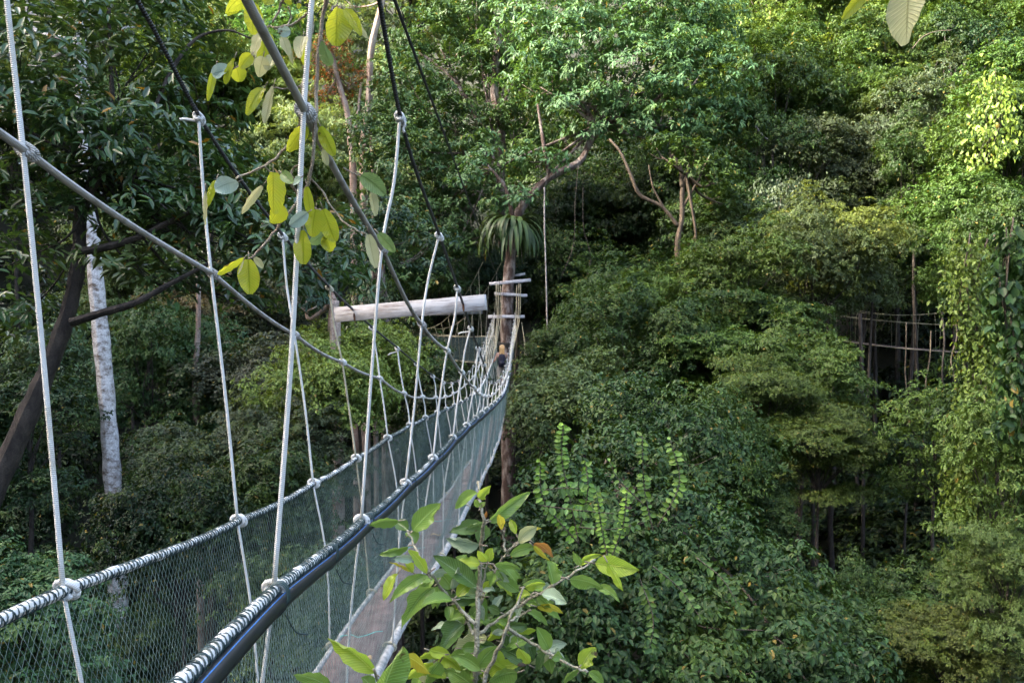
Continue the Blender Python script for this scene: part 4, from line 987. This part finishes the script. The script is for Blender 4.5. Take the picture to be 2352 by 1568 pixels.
# creepers and saplings that knit the crowns together
rg = np.random.default_rng(78); cl = []
for _ in range(150):
    u_ = rg.uniform(1230, 2380); v_ = rg.uniform(420, 1500); d_ = np.interp(v_, [400, 700, 1000, 1300, 1560], [42, 34, 28, 20, 14])*rg.uniform(.98, 1.25)
    if 1850 < u_ < 2230 and 690 < v_ < 1250: continue
    if 1780 < u_ < 2080 and 1170 < v_ < 1430: continue
    q_ = P(u_, v_, d_); cl.append((q_, (d_*.045, d_*.04, d_*.05)))
v, q = clump_leaves(rg, cl, leaf=.14, wid=.45, sub=.45, dens=.7, k=6, droop=.9, flat=1.1, zmin=-.5)
o = mesh_obj('creeper_tangle', v, q, M_LEAF); o.color = (.032, .068, .013, 1); tag(o, 'tangled mass of creepers knitting the crowns of the right slope together', 'creepers', kind='stuff')  # leaf colour lowered to put shade into the right slope

# --- bird's nest fern on the carrying tree
FN = empty('birds_nest_fern', P(1180, 500, 33.9), 'huge bird\'s nest fern with drooping strap fronds clinging to the reddish tree trunk', 'fern')
def strap_fronds(parent, c, n, L0, W0, mat, name='frond', seed=5, up=.55, color=(.10, .16, .05)):
    rr = random.Random(seed); a = Acc()
    for k in range(n):
        az = rr.uniform(0, 6.283); el = rr.uniform(-.2, 1.1); L = L0*rr.uniform(.7, 1.1); W = W0*rr.uniform(.8, 1.15); h = np.array([math.cos(az), math.sin(az), 0.])
        m = 12; v = []; pos = np.array(list(c))+h*.12; ang = el; st = L/m
        side = np.array([-h[1], h[0], 0])
        for i in range(m+1):
            t = i/m; wv = W*math.sin(math.pi*min(1, (t*.93+.07)))**.6*(1+.08*math.sin(i*2.3+k))
            dr = h*math.cos(ang)+np.array([0, 0, math.sin(ang)]); nn = -h*math.sin(ang)+np.array([0, 0, math.cos(ang)])
            v += [pos-side*wv*.5+nn*wv*.12, pos, pos+side*wv*.5+nn*wv*.12]; pos = pos+dr*st; ang -= (1.1+el*1.1)/m*1.6
        q = [[i*3+j, i*3+j+1, i*3+j+4, i*3+j+3] for i in range(m) for j in range(2)]; a.add(v, q)
    o = a.build(name, mat, parent, smooth=False); o.color = (*color, 1); return o
strap_fronds(FN, P(1180, 515, 33.9), 130, 2.35, .14, M_LEAF, color=(.034, .060, .022))
F2 = empty('birds_nest_fern', P(268, 1170, 16.6), 'small yellow-green bird\'s nest fern on the lower white trunk', 'fern')
strap_fronds(F2, P(266, 1175, 16.7), 16, .55, .07, M_LEAF, seed=9, color=(.2, .24, .03))

# --- columns of creepers
def vine_column(name, label, path, n, leaf, color, seed, width=.35, droop=1.3, mat=None, front=True, cat='vine', wid=.6, stem_r=.02):
    rg = np.random.default_rng(seed); pts = [P(*q[:3]) for q in path]; s = spline(pts, 12)
    E = empty(name, pts[-1], label, cat); a = Acc()
    for k in range(4):
        o_ = rg.normal(size=(len(pts), 3))*width*.35; tube(a, spline([np.array(list(p))+o for p, o in zip(pts, o_)], 8), stem_r*rg.uniform(.5, 1.1), 5)
    a.build('stem', M_VINE, E)
    wd = np.array([q[3] for q in path]); t = rg.uniform(0, 1, n)
    c = np.stack([np.interp(t*(len(s)-1), range(len(s)), s[:, k]) for k in range(3)], 1); ww = np.interp(t, np.linspace(0, 1, len(wd)), wd)
    ang = rg.uniform(0, 6.283, n); rad = ww*rg.uniform(.3, 1.05, n)**.7
    lump = 1+.35*np.sin(c[:, 2]*3+ang*2)
    c = c+(rg.random((n, 1)) < .25)*rg.normal(size=(n, 3))*ww[:, None]*.5
    c = c+np.stack([np.cos(ang)*rad*lump, np.sin(ang)*rad*.7, rg.normal(size=n)*.08], 1)
    O = np.stack([np.cos(ang), np.sin(ang), np.full(n, .1)], 1)
    D = O*.5+np.array([0, 0, -droop])+rg.normal(size=(n, 3))*.55; N = O+rg.normal(size=(n, 3))*.35+np.array([0, 0, .4])
    L = leaf*rg.uniform(.6, 1.25, n); v, q = leaf_arrays(c, D, N, L, L*wid)
    o = mesh_obj('foliage', v, q, mat or M_LEAF, E); o.color = (*color, 1); return E
vine_column('climbing_vine', 'tall column of lime leaves hanging over the right end of the thin walkway', [(2230, 560, 15, .30), (2225, 700, 15, .36), (2262, 820, 15, .40), (2255, 950, 15, .42), (2228, 1080, 15, .40), (2218, 1180, 15, .28)], 5200, .095, (.11, .165, .03), 51)
vine_column('climbing_vine', 'dark heart-leaved climber along the right edge beside the pale column', [(2330, 520, 12, .22), (2320, 700, 12, .25), (2345, 850, 12, .28), (2330, 1000, 12, .25)], 700, .14, (.03, .07, .02), 52, wid=.7)
vine_column('climbing_vine', 'string of lime leaves in the upper right, hanging beside the right edge', [(2280, 170, 22, .5), (2290, 280, 22, .8), (2250, 380, 22, .5)], 420, .14, (.17, .25, .04), 53, droop=1.2, stem_r=.004)
vine_column('climbing_vine', 'mass of creepers swallowing the trunk below the timber beam', [(850, 640, 26.5, .5), (845, 760, 26, .7), (865, 860, 26, .7)], 3200, .13, (.05, .08, .035), 54)
vine_column('climbing_vine', 'pale creeper strands draping the shaded tree left of the yellow-tipped tree', [(1800, 420, 34, 1.0), (1790, 520, 34, 1.2), (1810, 620, 33, 1.0)], 4200, .13, (.06, .085, .045), 55, droop=2)

# --- hanging roots and lianas
def liana(label, pts, r, mat=None, wob=.06):
    a = Acc(); p = [np.array(list(P(*q)))+np.array([rnd.uniform(-wob, wob), 0, 0]) for q in pts]; s = spline(p, 8); tube(a, s, r, 5)
    tag(a.build('hanging_root', mat or M_TWIG), label, 'liana')
M_ROOT = bark_mat('root_whitish', (.22, .19, .17), (.50, .48, .46), scale=20)
liana('long whitish aerial root dangling straight down right of the fern', [(1250, 430, 30), (1251, 520, 30), (1253, 620, 30), (1255, 700, 30), (1257, 768, 30)], .026, M_ROOT, .02)
liana('thin brown liana curving past the right edge of the fern', [(1330, 380, 33), (1322, 470, 33), (1318, 560, 33), (1290, 640, 33)], .015, M_BARKDARK)
liana('pair-like twisted brown liana in the dark hollow right of the dangling root', [(1340, 430, 33), (1338, 520, 33), (1350, 600, 33), (1330, 700, 33)], .014, M_BARKDARK, .12)
liana('whitish lower trunk-like root left of the olive crowns in shade', [(1446, 660, 33), (1440, 720, 33), (1444, 780, 33), (1438, 830, 33)], .07, M_ROOT)
liana('pale stem under the thin distant walkway, left side of the black hollow', [(1975, 720, 27), (1978, 850, 27), (1985, 980, 27), (1995, 1100, 27)], .06, M_BARKDARK, .02)
liana('brown stem under the right part of the thin distant walkway', [(2162, 700, 27), (2168, 780, 27), (2160, 860, 27), (2170, 930, 27)], .03, M_BARKDARK)
liana('white broken branch on the upper right slope', [(1735, 290, 36), (1752, 312, 36), (1772, 328, 36), (1783, 345, 36)], .04, M_ROOT, .0)
liana('forked grey bare twig right of the large hanging leaf', [(2095, 112, 34), (2120, 85, 34), (2150, 73, 34), (2185, 70, 34)], .02, M_VINE, 0)
for k, (u_, v0_, v1_) in enumerate(((2080, 800, 900), (2135, 820, 960), (2192, 770, 880))):
    liana(['short leafless vine below the thin walkway, leftmost of three', 'middle of three thin vines dangling under the thin walkway', 'thin vine under the thin walkway closest to the pale leaf column'][k], [(u_, v0_-60, 27), (u_+4, v0_, 27), (u_-5, (v0_+v1_)/2, 27), (u_+6, v1_, 27)], .022, M_VINE)
# ------------------------------------------------------------------ climbers close by, with paired leaflets
def pinnate(label, fronds, d0, color, seed, leaf=.09, name='climbing_plant', mat=None, wid=.58):
    """fronds: lists of (u, v, d): a stalk with leaflets in pairs"""
    rg = np.random.default_rng(seed); E = empty(name, P(*fronds[0][0]), label, 'climber'); a = Acc(); P0 = []; D = []; N = []; Ls = []
    for f in fronds:
        s = spline([P(*q) for q in f], 10); tube(a, s, [.007, .003], 5); ln = np.concatenate([[0], np.cumsum(np.linalg.norm(np.diff(s, axis=0), axis=1))]); n = max(4, int(ln[-1]/(leaf*.5)))
        for t in np.linspace(.08, 1, n):
            p = np.array([np.interp(t*ln[-1], ln, s[:, k]) for k in range(3)]); tg = unit(np.array([np.interp(min(1, t+.02)*ln[-1], ln, s[:, k]) for k in range(3)])-p+1e-6)
            face = unit(np.array([0, -1, .5])+rg.normal(size=3)*.15); sd = unit(np.cross(tg, face))
            if rg.random() < .12: continue
            for sg in (-1, 1):
                if rg.random() < .08: continue
                P0.append(p); D.append(sd*sg+tg*.35+np.array([0, 0, -.45])+rg.normal(size=3)*.28); N.append(face+rg.normal(size=3)*.2); Ls.append(leaf*rg.uniform(.8, 1.15)*(1-.35*abs(t-.5)))
    a.build('stalk', M_VINE, E); L = np.array(Ls); v, q = leaf_arrays(np.array(P0), np.array(D), np.array(N), L, L*wid, .25)
    o = mesh_obj('foliage', v, q, mat or M_LEAF, E); o.color = (*color, 1); return E
# the leafy wall behind the sapling
WALLC = [(1300, 1180, 11, .7), (1430, 1120, 11.5, .8), (1560, 1250, 11, .8), (1380, 1320, 10, .8), (1520, 1420, 9.5, .8), (1680, 1400, 10, .9), (1250, 1400, 9.5, .7), (1400, 1520, 8.5, .8), (1620, 1560, 8.5, .8), (1760, 1380, 11, .8), (1200, 1300, 11, .6), (1850, 1560, 9, .7), (1180, 1520, 9, .6), (1560, 1060, 13, .9), (1440, 980, 14, .8)]
tree('creeper_covered_tree', 'wall of small-leaved creepers behind the foreground sapling', WALLC, [(1430, 1120, 11.8, .1), (1450, 1400, 11, .13)], (.028, .063, .016), 61, leaf=.085, wid=.55, sub=.26, dens=1.35, k=6, droop=.9, flat=1., cat='tree', boughr=.02)  # leaf colour darkened to stand in for shade at the lower right
pinnate('climber with bright paired leaflets in long upright sprays, leftmost above the sapling', [[(1330, 1250, 8.6), (1310, 1150, 8.6), (1290, 1050, 8.6), (1295, 975, 8.5)], [(1330, 1250, 8.6), (1250, 1150, 8.6), (1240, 1060, 8.5)], [(1330, 1220, 8.6), (1350, 1130, 8.5), (1345, 1060, 8.5)]], 8.5, (.14, .26, .045), 71)
pinnate('climber with spread paired leaflets right of the bright upright spray', [[(1500, 1220, 8.8), (1480, 1120, 8.8), (1475, 1000, 8.7)], [(1510, 1210, 8.8), (1560, 1110, 8.8), (1540, 1010, 8.8)], [(1480, 1160, 8.8), (1420, 1100, 8.8), (1400, 1060, 8.8)]], 8.5, (.12, .21, .04), 72)
pinnate('V-shaped pair of lime leaflet sprays above the right arm of the sapling', [[(1400, 1290, 8.4), (1385, 1230, 8.4), (1370, 1130, 8.3)], [(1400, 1290, 8.4), (1430, 1210, 8.4), (1440, 1130, 8.3)]], 8.4, (.20, .33, .05), 73, leaf=.07)
pinnate('horizontal dark green leaflet sprays right above the sapling top', [[(1240, 1160, 8.6), (1320, 1170, 8.5), (1420, 1180, 8.4)], [(1220, 1130, 8.6), (1300, 1120, 8.6), (1380, 1130, 8.6)], [(1330, 1210, 8.5), (1400, 1215, 8.4), (1480, 1200, 8.4)]], 8.4, (.11, .20, .06), 74)
pinnate('leaf sprays with lighter green leaflets low on the creeper wall, right of the sapling', [[(1500, 1300, 8.2), (1560, 1350, 8.2), (1610, 1420, 8.1)], [(1470, 1330, 8), (1500, 1420, 7.9), (1490, 1500, 7.8)], [(1600, 1280, 8.4), (1660, 1330, 8.3), (1700, 1400, 8.2)]], 8.4, (.075, .14, .035), 75)
pinnate('upright string of bright round leaves at the left edge of the bottom-right hollow', [[(1660, 1310, 12), (1655, 1240, 12), (1645, 1190, 12), (1645, 1140, 12)], [(1660, 1310, 12), (1620, 1240, 12), (1600, 1200, 12)]], 8.4, (.16, .27, .04), 76, leaf=.13, wid=.7)
pinnate('drooping yellowing leaf sprays at the bottom, right of the sapling', [[(1700, 1380, 9), (1670, 1440, 9), (1640, 1500, 8.9)], [(1800, 1480, 9), (1740, 1500, 9), (1690, 1540, 8.9)], [(1830, 1330, 10), (1780, 1370, 10), (1750, 1430, 9.9)]], 8.4, (.24, .25, .06), 77, leaf=.10, wid=.6)

# ------------------------------------------------------------------ full leaves for the foreground
def big_leaf(acc, base, tip, width, roll, arch, tw=.0, prof='lance', fold=.3, seed=0, bite=0):
    rr = random.Random(seed); b = np.array(list(base)); t_ = np.array(list(tip)); D = t_-b; L = np.linalg.norm(D); D = D/L
    view = unit(-(b+t_)/2); side = unit(np.cross(D, view)); nrm = np.cross(side, D)
    if nrm@view < 0: nrm = -nrm; side = -side
    c, s_ = math.cos(roll), math.sin(roll); side, nrm = side*c+nrm*s_, nrm*c-side*s_
    m = 14; cols = [-1, -.66, -.33, 0, .33, .66, 1]; v = []; uv = []
    up = np.array([0, 0, 1.])
    ph = rr.uniform(0, 6)
    for i in range(m+1):
        t = i/m
        if prof == 'lance': wv = math.sin(math.pi*t**.85)**.75*(1-.25*t)*1.05
        else: wv = (math.sin(math.pi*min(1, t*.94+.03)**.95))**.55
        wv = max(wv, .02)*width*.5
        ctr = b+D*L*t+up*(arch*L*4*t*(1-t))
        ang = tw*(t-.5)
        sd = side*math.cos(ang)+nrm*math.sin(ang); nn = nrm*math.cos(ang)-side*math.sin(ang)
        for k in cols:
            e = abs(k); w_ = wv*k*(1+ (.04 if prof == 'lance' else .012)*math.sin(i*1.9+k*3+ph)*(e > .9))
            if bite and abs(t-bite) < .09 and k == 1: w_ *= .55
            v.append(ctr+sd*w_+nn*(fold*wv*e**1.3+.018*L*math.sin(i*1.7+ph+k)*e)); uv.append((k*.5+.5, t))
    q = [[i*7+j, i*7+j+1, (i+1)*7+j+1, (i+1)*7+j] for i in range(m) for j in range(6)]
    acc.add(v, q, None, uv)
def leaf_set(parent, rows, conv, d, name, prof, seed=3, scale=1., petiole=None, dj=.12):
    """rows: (x0, y0, x1, y1, width, colour key). one mesh of leaves per colour"""
    rr = random.Random(seed); accs = []; stalk = Acc()
    for n, row in enumerate(rows):
        x0, y0, x1, y1, w_, ck = row[:6]; u0, v0 = conv(x0, y0); u1, v1 = conv(x1, y1)
        da = d+rr.uniform(-dj, dj); db = da+rr.uniform(-.03, .03)
        if len(row) > 6: da = d+row[6]; db = da
        b, t = P(u0, v0, da), P(u1, v1, db); width = w_*scale*da/F*(1.18 if prof == 'lance' else 1.15)
        roll = rr.uniform(-.8, .8); la = Acc(); stalk = Acc(); accs.append((ck, la, stalk)); big_leaf(la, b, t, width, roll, rr.uniform(.0, .15) if prof == 'lance' else rr.uniform(-.04, .10), rr.uniform(-1.1, 1.1), prof, rr.uniform(.3, .8) if prof == 'lance' else rr.uniform(.15, .55), n+seed, rr.choice([0, 0, 0, .5, .7]) if prof == 'lance' else 0)
        D = (b-t).normalized()*min(.025, (b-t).length*.25); tube(stalk, [b+D, b], .0016, 5)
    for ck, a, st in accs: st.build('leaf_stalk', M_TWIG, a.build(name, BL[ck], parent))
# ---- hanging branch with big round ribbed leaves, top left of centre
def c5(x, y): return ((500+x*.47847)/1.10204, y*.47847/1.10204)
def stems(parent, lists, conv, mat, name='twig'):
    for pts, r0, r1, d in lists:
        p = [P(*conv(x, y), d+.03*math.sin(i*1.3)) for i, (x, y) in enumerate(pts)]; s = spline(p, 8)
        s = s+np.array([[.0015*math.sin(i*.9), 0, .0015*math.cos(i*1.3)] for i in range(len(s))])
        a = Acc(); rr = np.linspace(r0, r1, len(s))*(1+.18*(np.sin(np.arange(len(s))*.8) > .85)); tube(a, s, rr, 7); a.build(name, mat, parent)
HB = empty('leafy_branch', P(*c5(640, -120), 2.5), 'overhanging branch with large round lime-green ribbed leaves among the ropes at the top', 'branch')
stems(HB, [([(610, -60), (605, 130), (590, 250), (562, 420), (550, 600), (520, 700), (440, 810), (350, 880), (200, 945)], .006, .0035, 2.5),
           ([(690, -60), (650, 180), (630, 400), (625, 620), (600, 900), (560, 1020), (440, 1180), (380, 1260), (300, 1350), (265, 1375)], .007, .003, 2.55),
           ([(460, -30), (430, 60), (395, 120)], .004, .003, 2.5), ([(400, 150), (500, 130), (560, 90), (600, 60)], .004, .003, 2.5), ([(340, 160), (380, 140), (410, 148)], .003, .002, 2.5),
           ([(590, 940), (650, 1000), (750, 1150), (830, 1210), (905, 1245)], .0035, .002, 2.6), ([(350, 880), (385, 910), (400, 930)], .003, .0025, 2.5),
           ([(490, 970), (520, 1010), (545, 1040)], .005, .005, 2.5), ([(770, 890), (820, 915), (865, 930)], .003, .002, 2.6), ([(480, 40), (495, 90), (470, 150)], .003, .002, 2.5),
           ([(560, 860), (500, 900), (505, 950)], .0035, .003, 2.5), ([(300, 300), (240, 340), (170, 370)], .003, .002, 2.5), ([(700, 60), (730, 30), (760, 40)], .003, .003, 2.55),
           ([(600, 440), (500, 470), (400, 465)], .003, .002, 2.5), ([(520, 720), (550, 735), (575, 740)], .003, .002, 2.5), ([(590, 1060), (620, 1100), (650, 1110)], .003, .002, 2.5)], c5, M_TWIG)
leaf_set(HB, [
 (255, -30, 150, 75, 75, 'Y'), (275, 5, 165, 60, 55, 'Y'), (390, -20, 360, 28, 60, 'Y'), (290, 15, 293, 185, 92, 'Y'), (345, 140, 292, 345, 62, 'K'), (370, 170, 345, 322, 100, 'Y'), (348, 300, 325, 408, 70, 'K'), (400, 290, 372, 375, 62, 'K'),
 (425, 160, 492, 172, 52, 'W'), (450, 190, 482, 292, 48, 'K'), (478, 230, 507, 338, 36, 'K'), (560, 195, 545, 308, 70, 'K'), (585, 250, 570, 348, 50, 'Y'), (740, 42, 732, 245, 132, 'Y'), (775, 50, 868, 190, 52, 'Y'), (795, 60, 905, 205, 34, 'K'),
 (662, 218, 702, 350, 66, 'G'), (285, 290, 225, 362, 60, 'Y'), (195, 310, 145, 445, 45, 'Y'), (205, 352, 225, 433, 72, 'Y'), (172, 370, 78, 392, 66, 'W'), (95, 362, 55, 535, 34, 'Y'),
 (350, 468, 258, 608, 58, 'Y'), (402, 458, 355, 652, 50, 'K'), (573, 668, 475, 800, 78, 'Y'), (652, 670, 722, 825, 66, 'Y'), (658, 790, 688, 875, 34, 'K'), (865, 928, 992, 1030, 80, 'G'), (918, 1008, 942, 1142, 44, 'K'),
 (400, 912, 402, 1132, 116, 'Y', -.02), (442, 1080, 385, 1178, 105, 'Y', .03), (342, 985, 232, 1130, 40, 'K'), (212, 962, 92, 1002, 88, 'W', -.02), (98, 955, 52, 1092, 38, 'Y'), (42, 1010, 42, 1190, 26, 'K'),
 (445, 915, 505, 970, 52, 'G'), (548, 940, 508, 975, 40, 'W'), (578, 988, 602, 1146, 46, 'Y'), (625, 1108, 605, 1252, 95, 'Y', -.03), (665, 1108, 730, 1278, 84, 'Y'), (690, 1225, 598, 1292, 60, 'G'), (582, 1125, 488, 1192, 62, 'W'), (560, 1218, 560, 1398, 88, 'Y'), (678, 1245, 705, 1332, 66, 'Y'),
 (245, 1362, 108, 1452, 45, 'Y'), (270, 1372, 275, 1556, 98, 'Y', -.03), (300, 1362, 346, 1418, 34, 'K'), (242, 1380, 214, 1450, 14, 'K'), (905, 1240, 942, 1418, 60, 'K'), (958, 1235, 1046, 1332, 55, 'G'), (470, -40, 500, 25, 50, 'Y'), (545, 20, 535, 50, 30, 'Y')],
 c5, 2.5, 'leaf', 'round', 5, .47847/1.10204, dj=.10)
# ---- two leaves at the top right
def c3(x, y): return ((1692+x*.38265)/1.10204, y*.38265/1.10204)
H2 = empty('leafy_twig', P(*c3(1480, -260), 1.5), 'twig with one big cream-ribbed leaf hanging into the top right of the picture', 'branch')
stems(H2, [([(1590, -55), (1560, -160), (1480, -250), (1380, -300)], .003, .005, 1.5), ([(1335, -60), (1360, -180), (1380, -300), (1300, -420)], .003, .006, 1.5)], c3, M_TWIG)
leaf_set(H2, [(1590, -70, 1572, 297, 232, 'K', 0), (1335, -75, 1148, 132, 70, 'Y', .02)], c3, 1.5, 'leaf', 'round', 8, .38265/1.10204)

# ---- sapling in the foreground
def c4(x, y): return ((700+x*.38265)/1.10204, (1128+y*.38265)/1.10204)
SD = 1.9
sb = P(*c4(1290, 2600), SD)
SP = empty('sapling', sb, 'young sapling with long glossy pointed leaves growing up in the foreground below the walkway', 'sapling')
stems(SP, [([(1285, 2600), (1290, 2100), (1300, 1700), (1315, 1480), (1325, 1250), (1335, 1000), (1350, 750), (1356, 620), (1372, 500), (1352, 400), (1330, 230)], .0078, .003, SD)], c4, M_STEM, 'stem')
stems(SP, [([(1312, 1180), (1200, 1060), (1105, 960), (1040, 870), (965, 765), (912, 660), (868, 560)], .004, .002, SD-.04),
           ([(1332, 1060), (1400, 930), (1470, 790), (1530, 700), (1605, 630)], .0042, .002, SD+.05),
           ([(1335, 1245), (1450, 1160), (1600, 1060), (1800, 940), (1950, 850), (2112, 750)], .0042, .0022, SD+.02),
           ([(1345, 1900), (1370, 1568), (1430, 1420), (1500, 1270), (1540, 1150), (1640, 930)], .006, .0022, SD-.08),
           ([(1530, 1210), (1700, 1310), (1850, 1400), (1990, 1470), (2060, 1490)], .004, .0022, SD-.05),
           ([(1345, 1000), (1370, 880), (1395, 770)], .003, .002, SD), ([(1300, 1250), (1260, 1150), (1200, 1060)], .0035, .003, SD-.03),
           ([(1540, 1160), (1610, 1120), (1680, 1085)], .003, .002, SD), ([(1110, 1460), (1040, 1410), (1010, 1390)], .003, .002, SD+.05),
           ([(1100, 2100), (860, 1800), (700, 1600), (640, 1480)], .0045, .0025, SD-.25), ([(1510, 700), (1505, 640), (1500, 560)], .003, .002, SD)], c4, M_STEM, 'branch')
leaf_set(SP, [
 (805, 495, 612, 525, 78, 'g'), (900, 560, 1088, 378, 120, 'g'), (912, 655, 858, 572, 95, 'g'), (872, 662, 678, 722, 62, 'g'), (995, 845, 868, 688, 62, 'b'), (902, 752, 768, 748, 52, 's'), (885, 832, 742, 770, 22, 'y'), (905, 832, 848, 768, 62, 'b'),
 (870, 560, 790, 500, 80, 'd'), (802, 845, 706, 1022, 85, 'b'), (992, 852, 748, 1035, 78, 'g'), (1042, 932, 825, 1215, 118, 'g'), (1330, 310, 1180, 415, 78, 'g'), (1338, 345, 1418, 262, 60, 'b'), (1340, 400, 1308, 352, 42, 'g'), (1345, 415, 1382, 370, 40, 'g'),
 (1398, 505, 1682, 302, 88, 'g'), (1365, 512, 1143, 572, 92, 'd'), (1362, 515, 1330, 645, 110, 'd'), (1342, 652, 1122, 612, 115, 's'), (1375, 500, 1250, 560, 70, 'd'), (1492, 552, 1468, 452, 52, 'y'), (1585, 582, 1542, 488, 46, 'b'), (1380, 480, 1388, 430, 20, 'o'),
 (1602, 642, 1722, 535, 82, 'p'), (1600, 630, 1755, 545, 45, 'y'), (1702, 642, 1828, 738, 64, 'o'), (1700, 660, 1815, 765, 40, 'y'), (1542, 722, 1742, 680, 70, 'g'), (1442, 782, 1612, 812, 62, 'g'), (1500, 800, 1592, 908, 64, 'g'), (1395, 762, 1330, 690, 62, 'b'), (1400, 765, 1428, 675, 60, 'b'),
 (1322, 932, 1035, 725, 115, 'd'), (1205, 815, 1318, 735, 50, 'b'), (1162, 942, 1058, 828, 95, 'g'), (1165, 945, 1200, 800, 70, 's'), (1192, 992, 1292, 908, 72, 'b'), (1162, 1022, 948, 1062, 88, 'g'), (1232, 1162, 1022, 1220, 62, 's'), (1242, 1180, 1078, 1385, 135, 'd'),
 (1392, 1262, 1165, 1402, 145, 'p', .1), (1352, 1482, 1158, 1388, 85, 'g'), (1192, 1502, 1118, 1388, 50, 'o'), (1102, 1382, 945, 1405, 64, 'b'), (850, 1385, 1025, 1512, 118, 'y', -.2), (700, 1640, 838, 1322, 190, 'g', -.28), (650, 1502, 342, 1268, 118, 'b', -.25),
 (360, 1600, 108, 1512, 130, 'g', -.3), (1310, 1600, 1132, 1488, 140, 'g', -.05), (1592, 1500, 1390, 1580, 130, 'g', -.05), (1602, 962, 1442, 850, 72, 'g'), (1682, 982, 1588, 1032, 62, 'b'), (1832, 922, 1788, 755, 110, 'g'), (1642, 932, 1782, 915, 62, 'b'),
 (2108, 775, 2400, 820, 120, 'b'), (2190, 770, 2292, 960, 75, 'b'), (1938, 882, 2165, 945, 98, 'g'), (2120, 930, 2272, 1035, 58, 'g'), (2012, 792, 1962, 695, 50, 'g'), (2000, 792, 2150, 718, 42, 'b'), (1752, 982, 1922, 1042, 88, 's'), (1722, 1062, 1895, 1105, 58, 'y'),
 (1762, 1082, 1882, 1155, 62, 'g'), (1652, 1102, 1795, 1185, 58, 'g'), (1542, 1192, 1672, 1175, 52, 'd'), (1592, 1242, 1718, 1215, 62, 'b'), (1802, 1345, 1718, 1195, 90, 'g'), (1702, 1312, 1558, 1285, 64, 'd'), (1602, 1332, 1675, 1440, 72, 'b'), (1662, 1442, 1478, 1335, 92, 'd'),
 (1802, 1390, 1678, 1440, 52, 'p'), (2012, 1472, 2112, 1330, 105, 'b'), (1992, 1472, 1905, 1570, 62, 'g'), (2062, 1492, 2165, 1575, 60, 'g'), (1542, 1500, 1368, 1395, 125, 'b'), (1482, 1102, 1395, 1065, 62, 'd'), (1180, 1050, 1245, 1100, 50, 'b'), (1130, 1060, 1150, 1180, 60, 'g'),
 (1010, 1392, 1045, 1500, 50, 's'), (1360, 960, 1440, 950, 30, 's'), (1430, 1070, 1500, 985, 50, 's'), (1250, 1130, 1130, 1160, 50, 'g'), (1820, 1400, 1890, 1390, 60, 'g'), (1500, 1220, 1420, 1240, 50, 's'), (640, 1620, 560, 1530, 90, 'g', -.25), (1420, 1340, 1480, 1480, 110, 'b', .12)],
 c4, SD, 'leaf', 'lance', 11, .38265/1.10204, dj=.09)

rr = random.Random(99); extra = []
for pth in ([(1325, 1250), (1335, 1000), (1350, 750)], [(1340, 1568), (1318, 1400)], [(1370, 1568), (1500, 1270), (1540, 1150)], [(1340, 1240), (1600, 1060), (1800, 940)], [(1330, 1060), (1470, 790)], [(1310, 1180), (1105, 960), (965, 765)], [(1530, 1210), (1850, 1400)], [(1300, 1700), (1310, 1500)]):
    for k in range(13):
        t_ = rr.random()*(len(pth)-1); i_ = int(t_); f_ = t_-i_; x_ = pth[i_][0]*(1-f_)+pth[i_+1][0]*f_; y_ = pth[i_][1]*(1-f_)+pth[i_+1][1]*f_
        a_ = rr.uniform(0, 6.283); L_ = rr.uniform(110, 210); extra.append((x_, y_, x_+math.cos(a_)*L_, y_+math.sin(a_)*L_*.7+25, L_*rr.uniform(.36, .46), rr.choice('gggbdds'), rr.uniform(.0, .16)))
for k in range(24):
    x_ = rr.uniform(850, 1550); y_ = rr.uniform(1330, 1560); a_ = rr.uniform(0, 6.283); L_ = rr.uniform(150, 250); extra.append((x_, y_, x_+math.cos(a_)*L_, y_+math.sin(a_)*L_*.7, L_*rr.uniform(.38, .5), rr.choice('ggbbdsp'), rr.uniform(-.1, .12)))
leaf_set(SP, extra, c4, SD, 'leaf', 'lance', 31, .38265/1.10204, dj=.09)
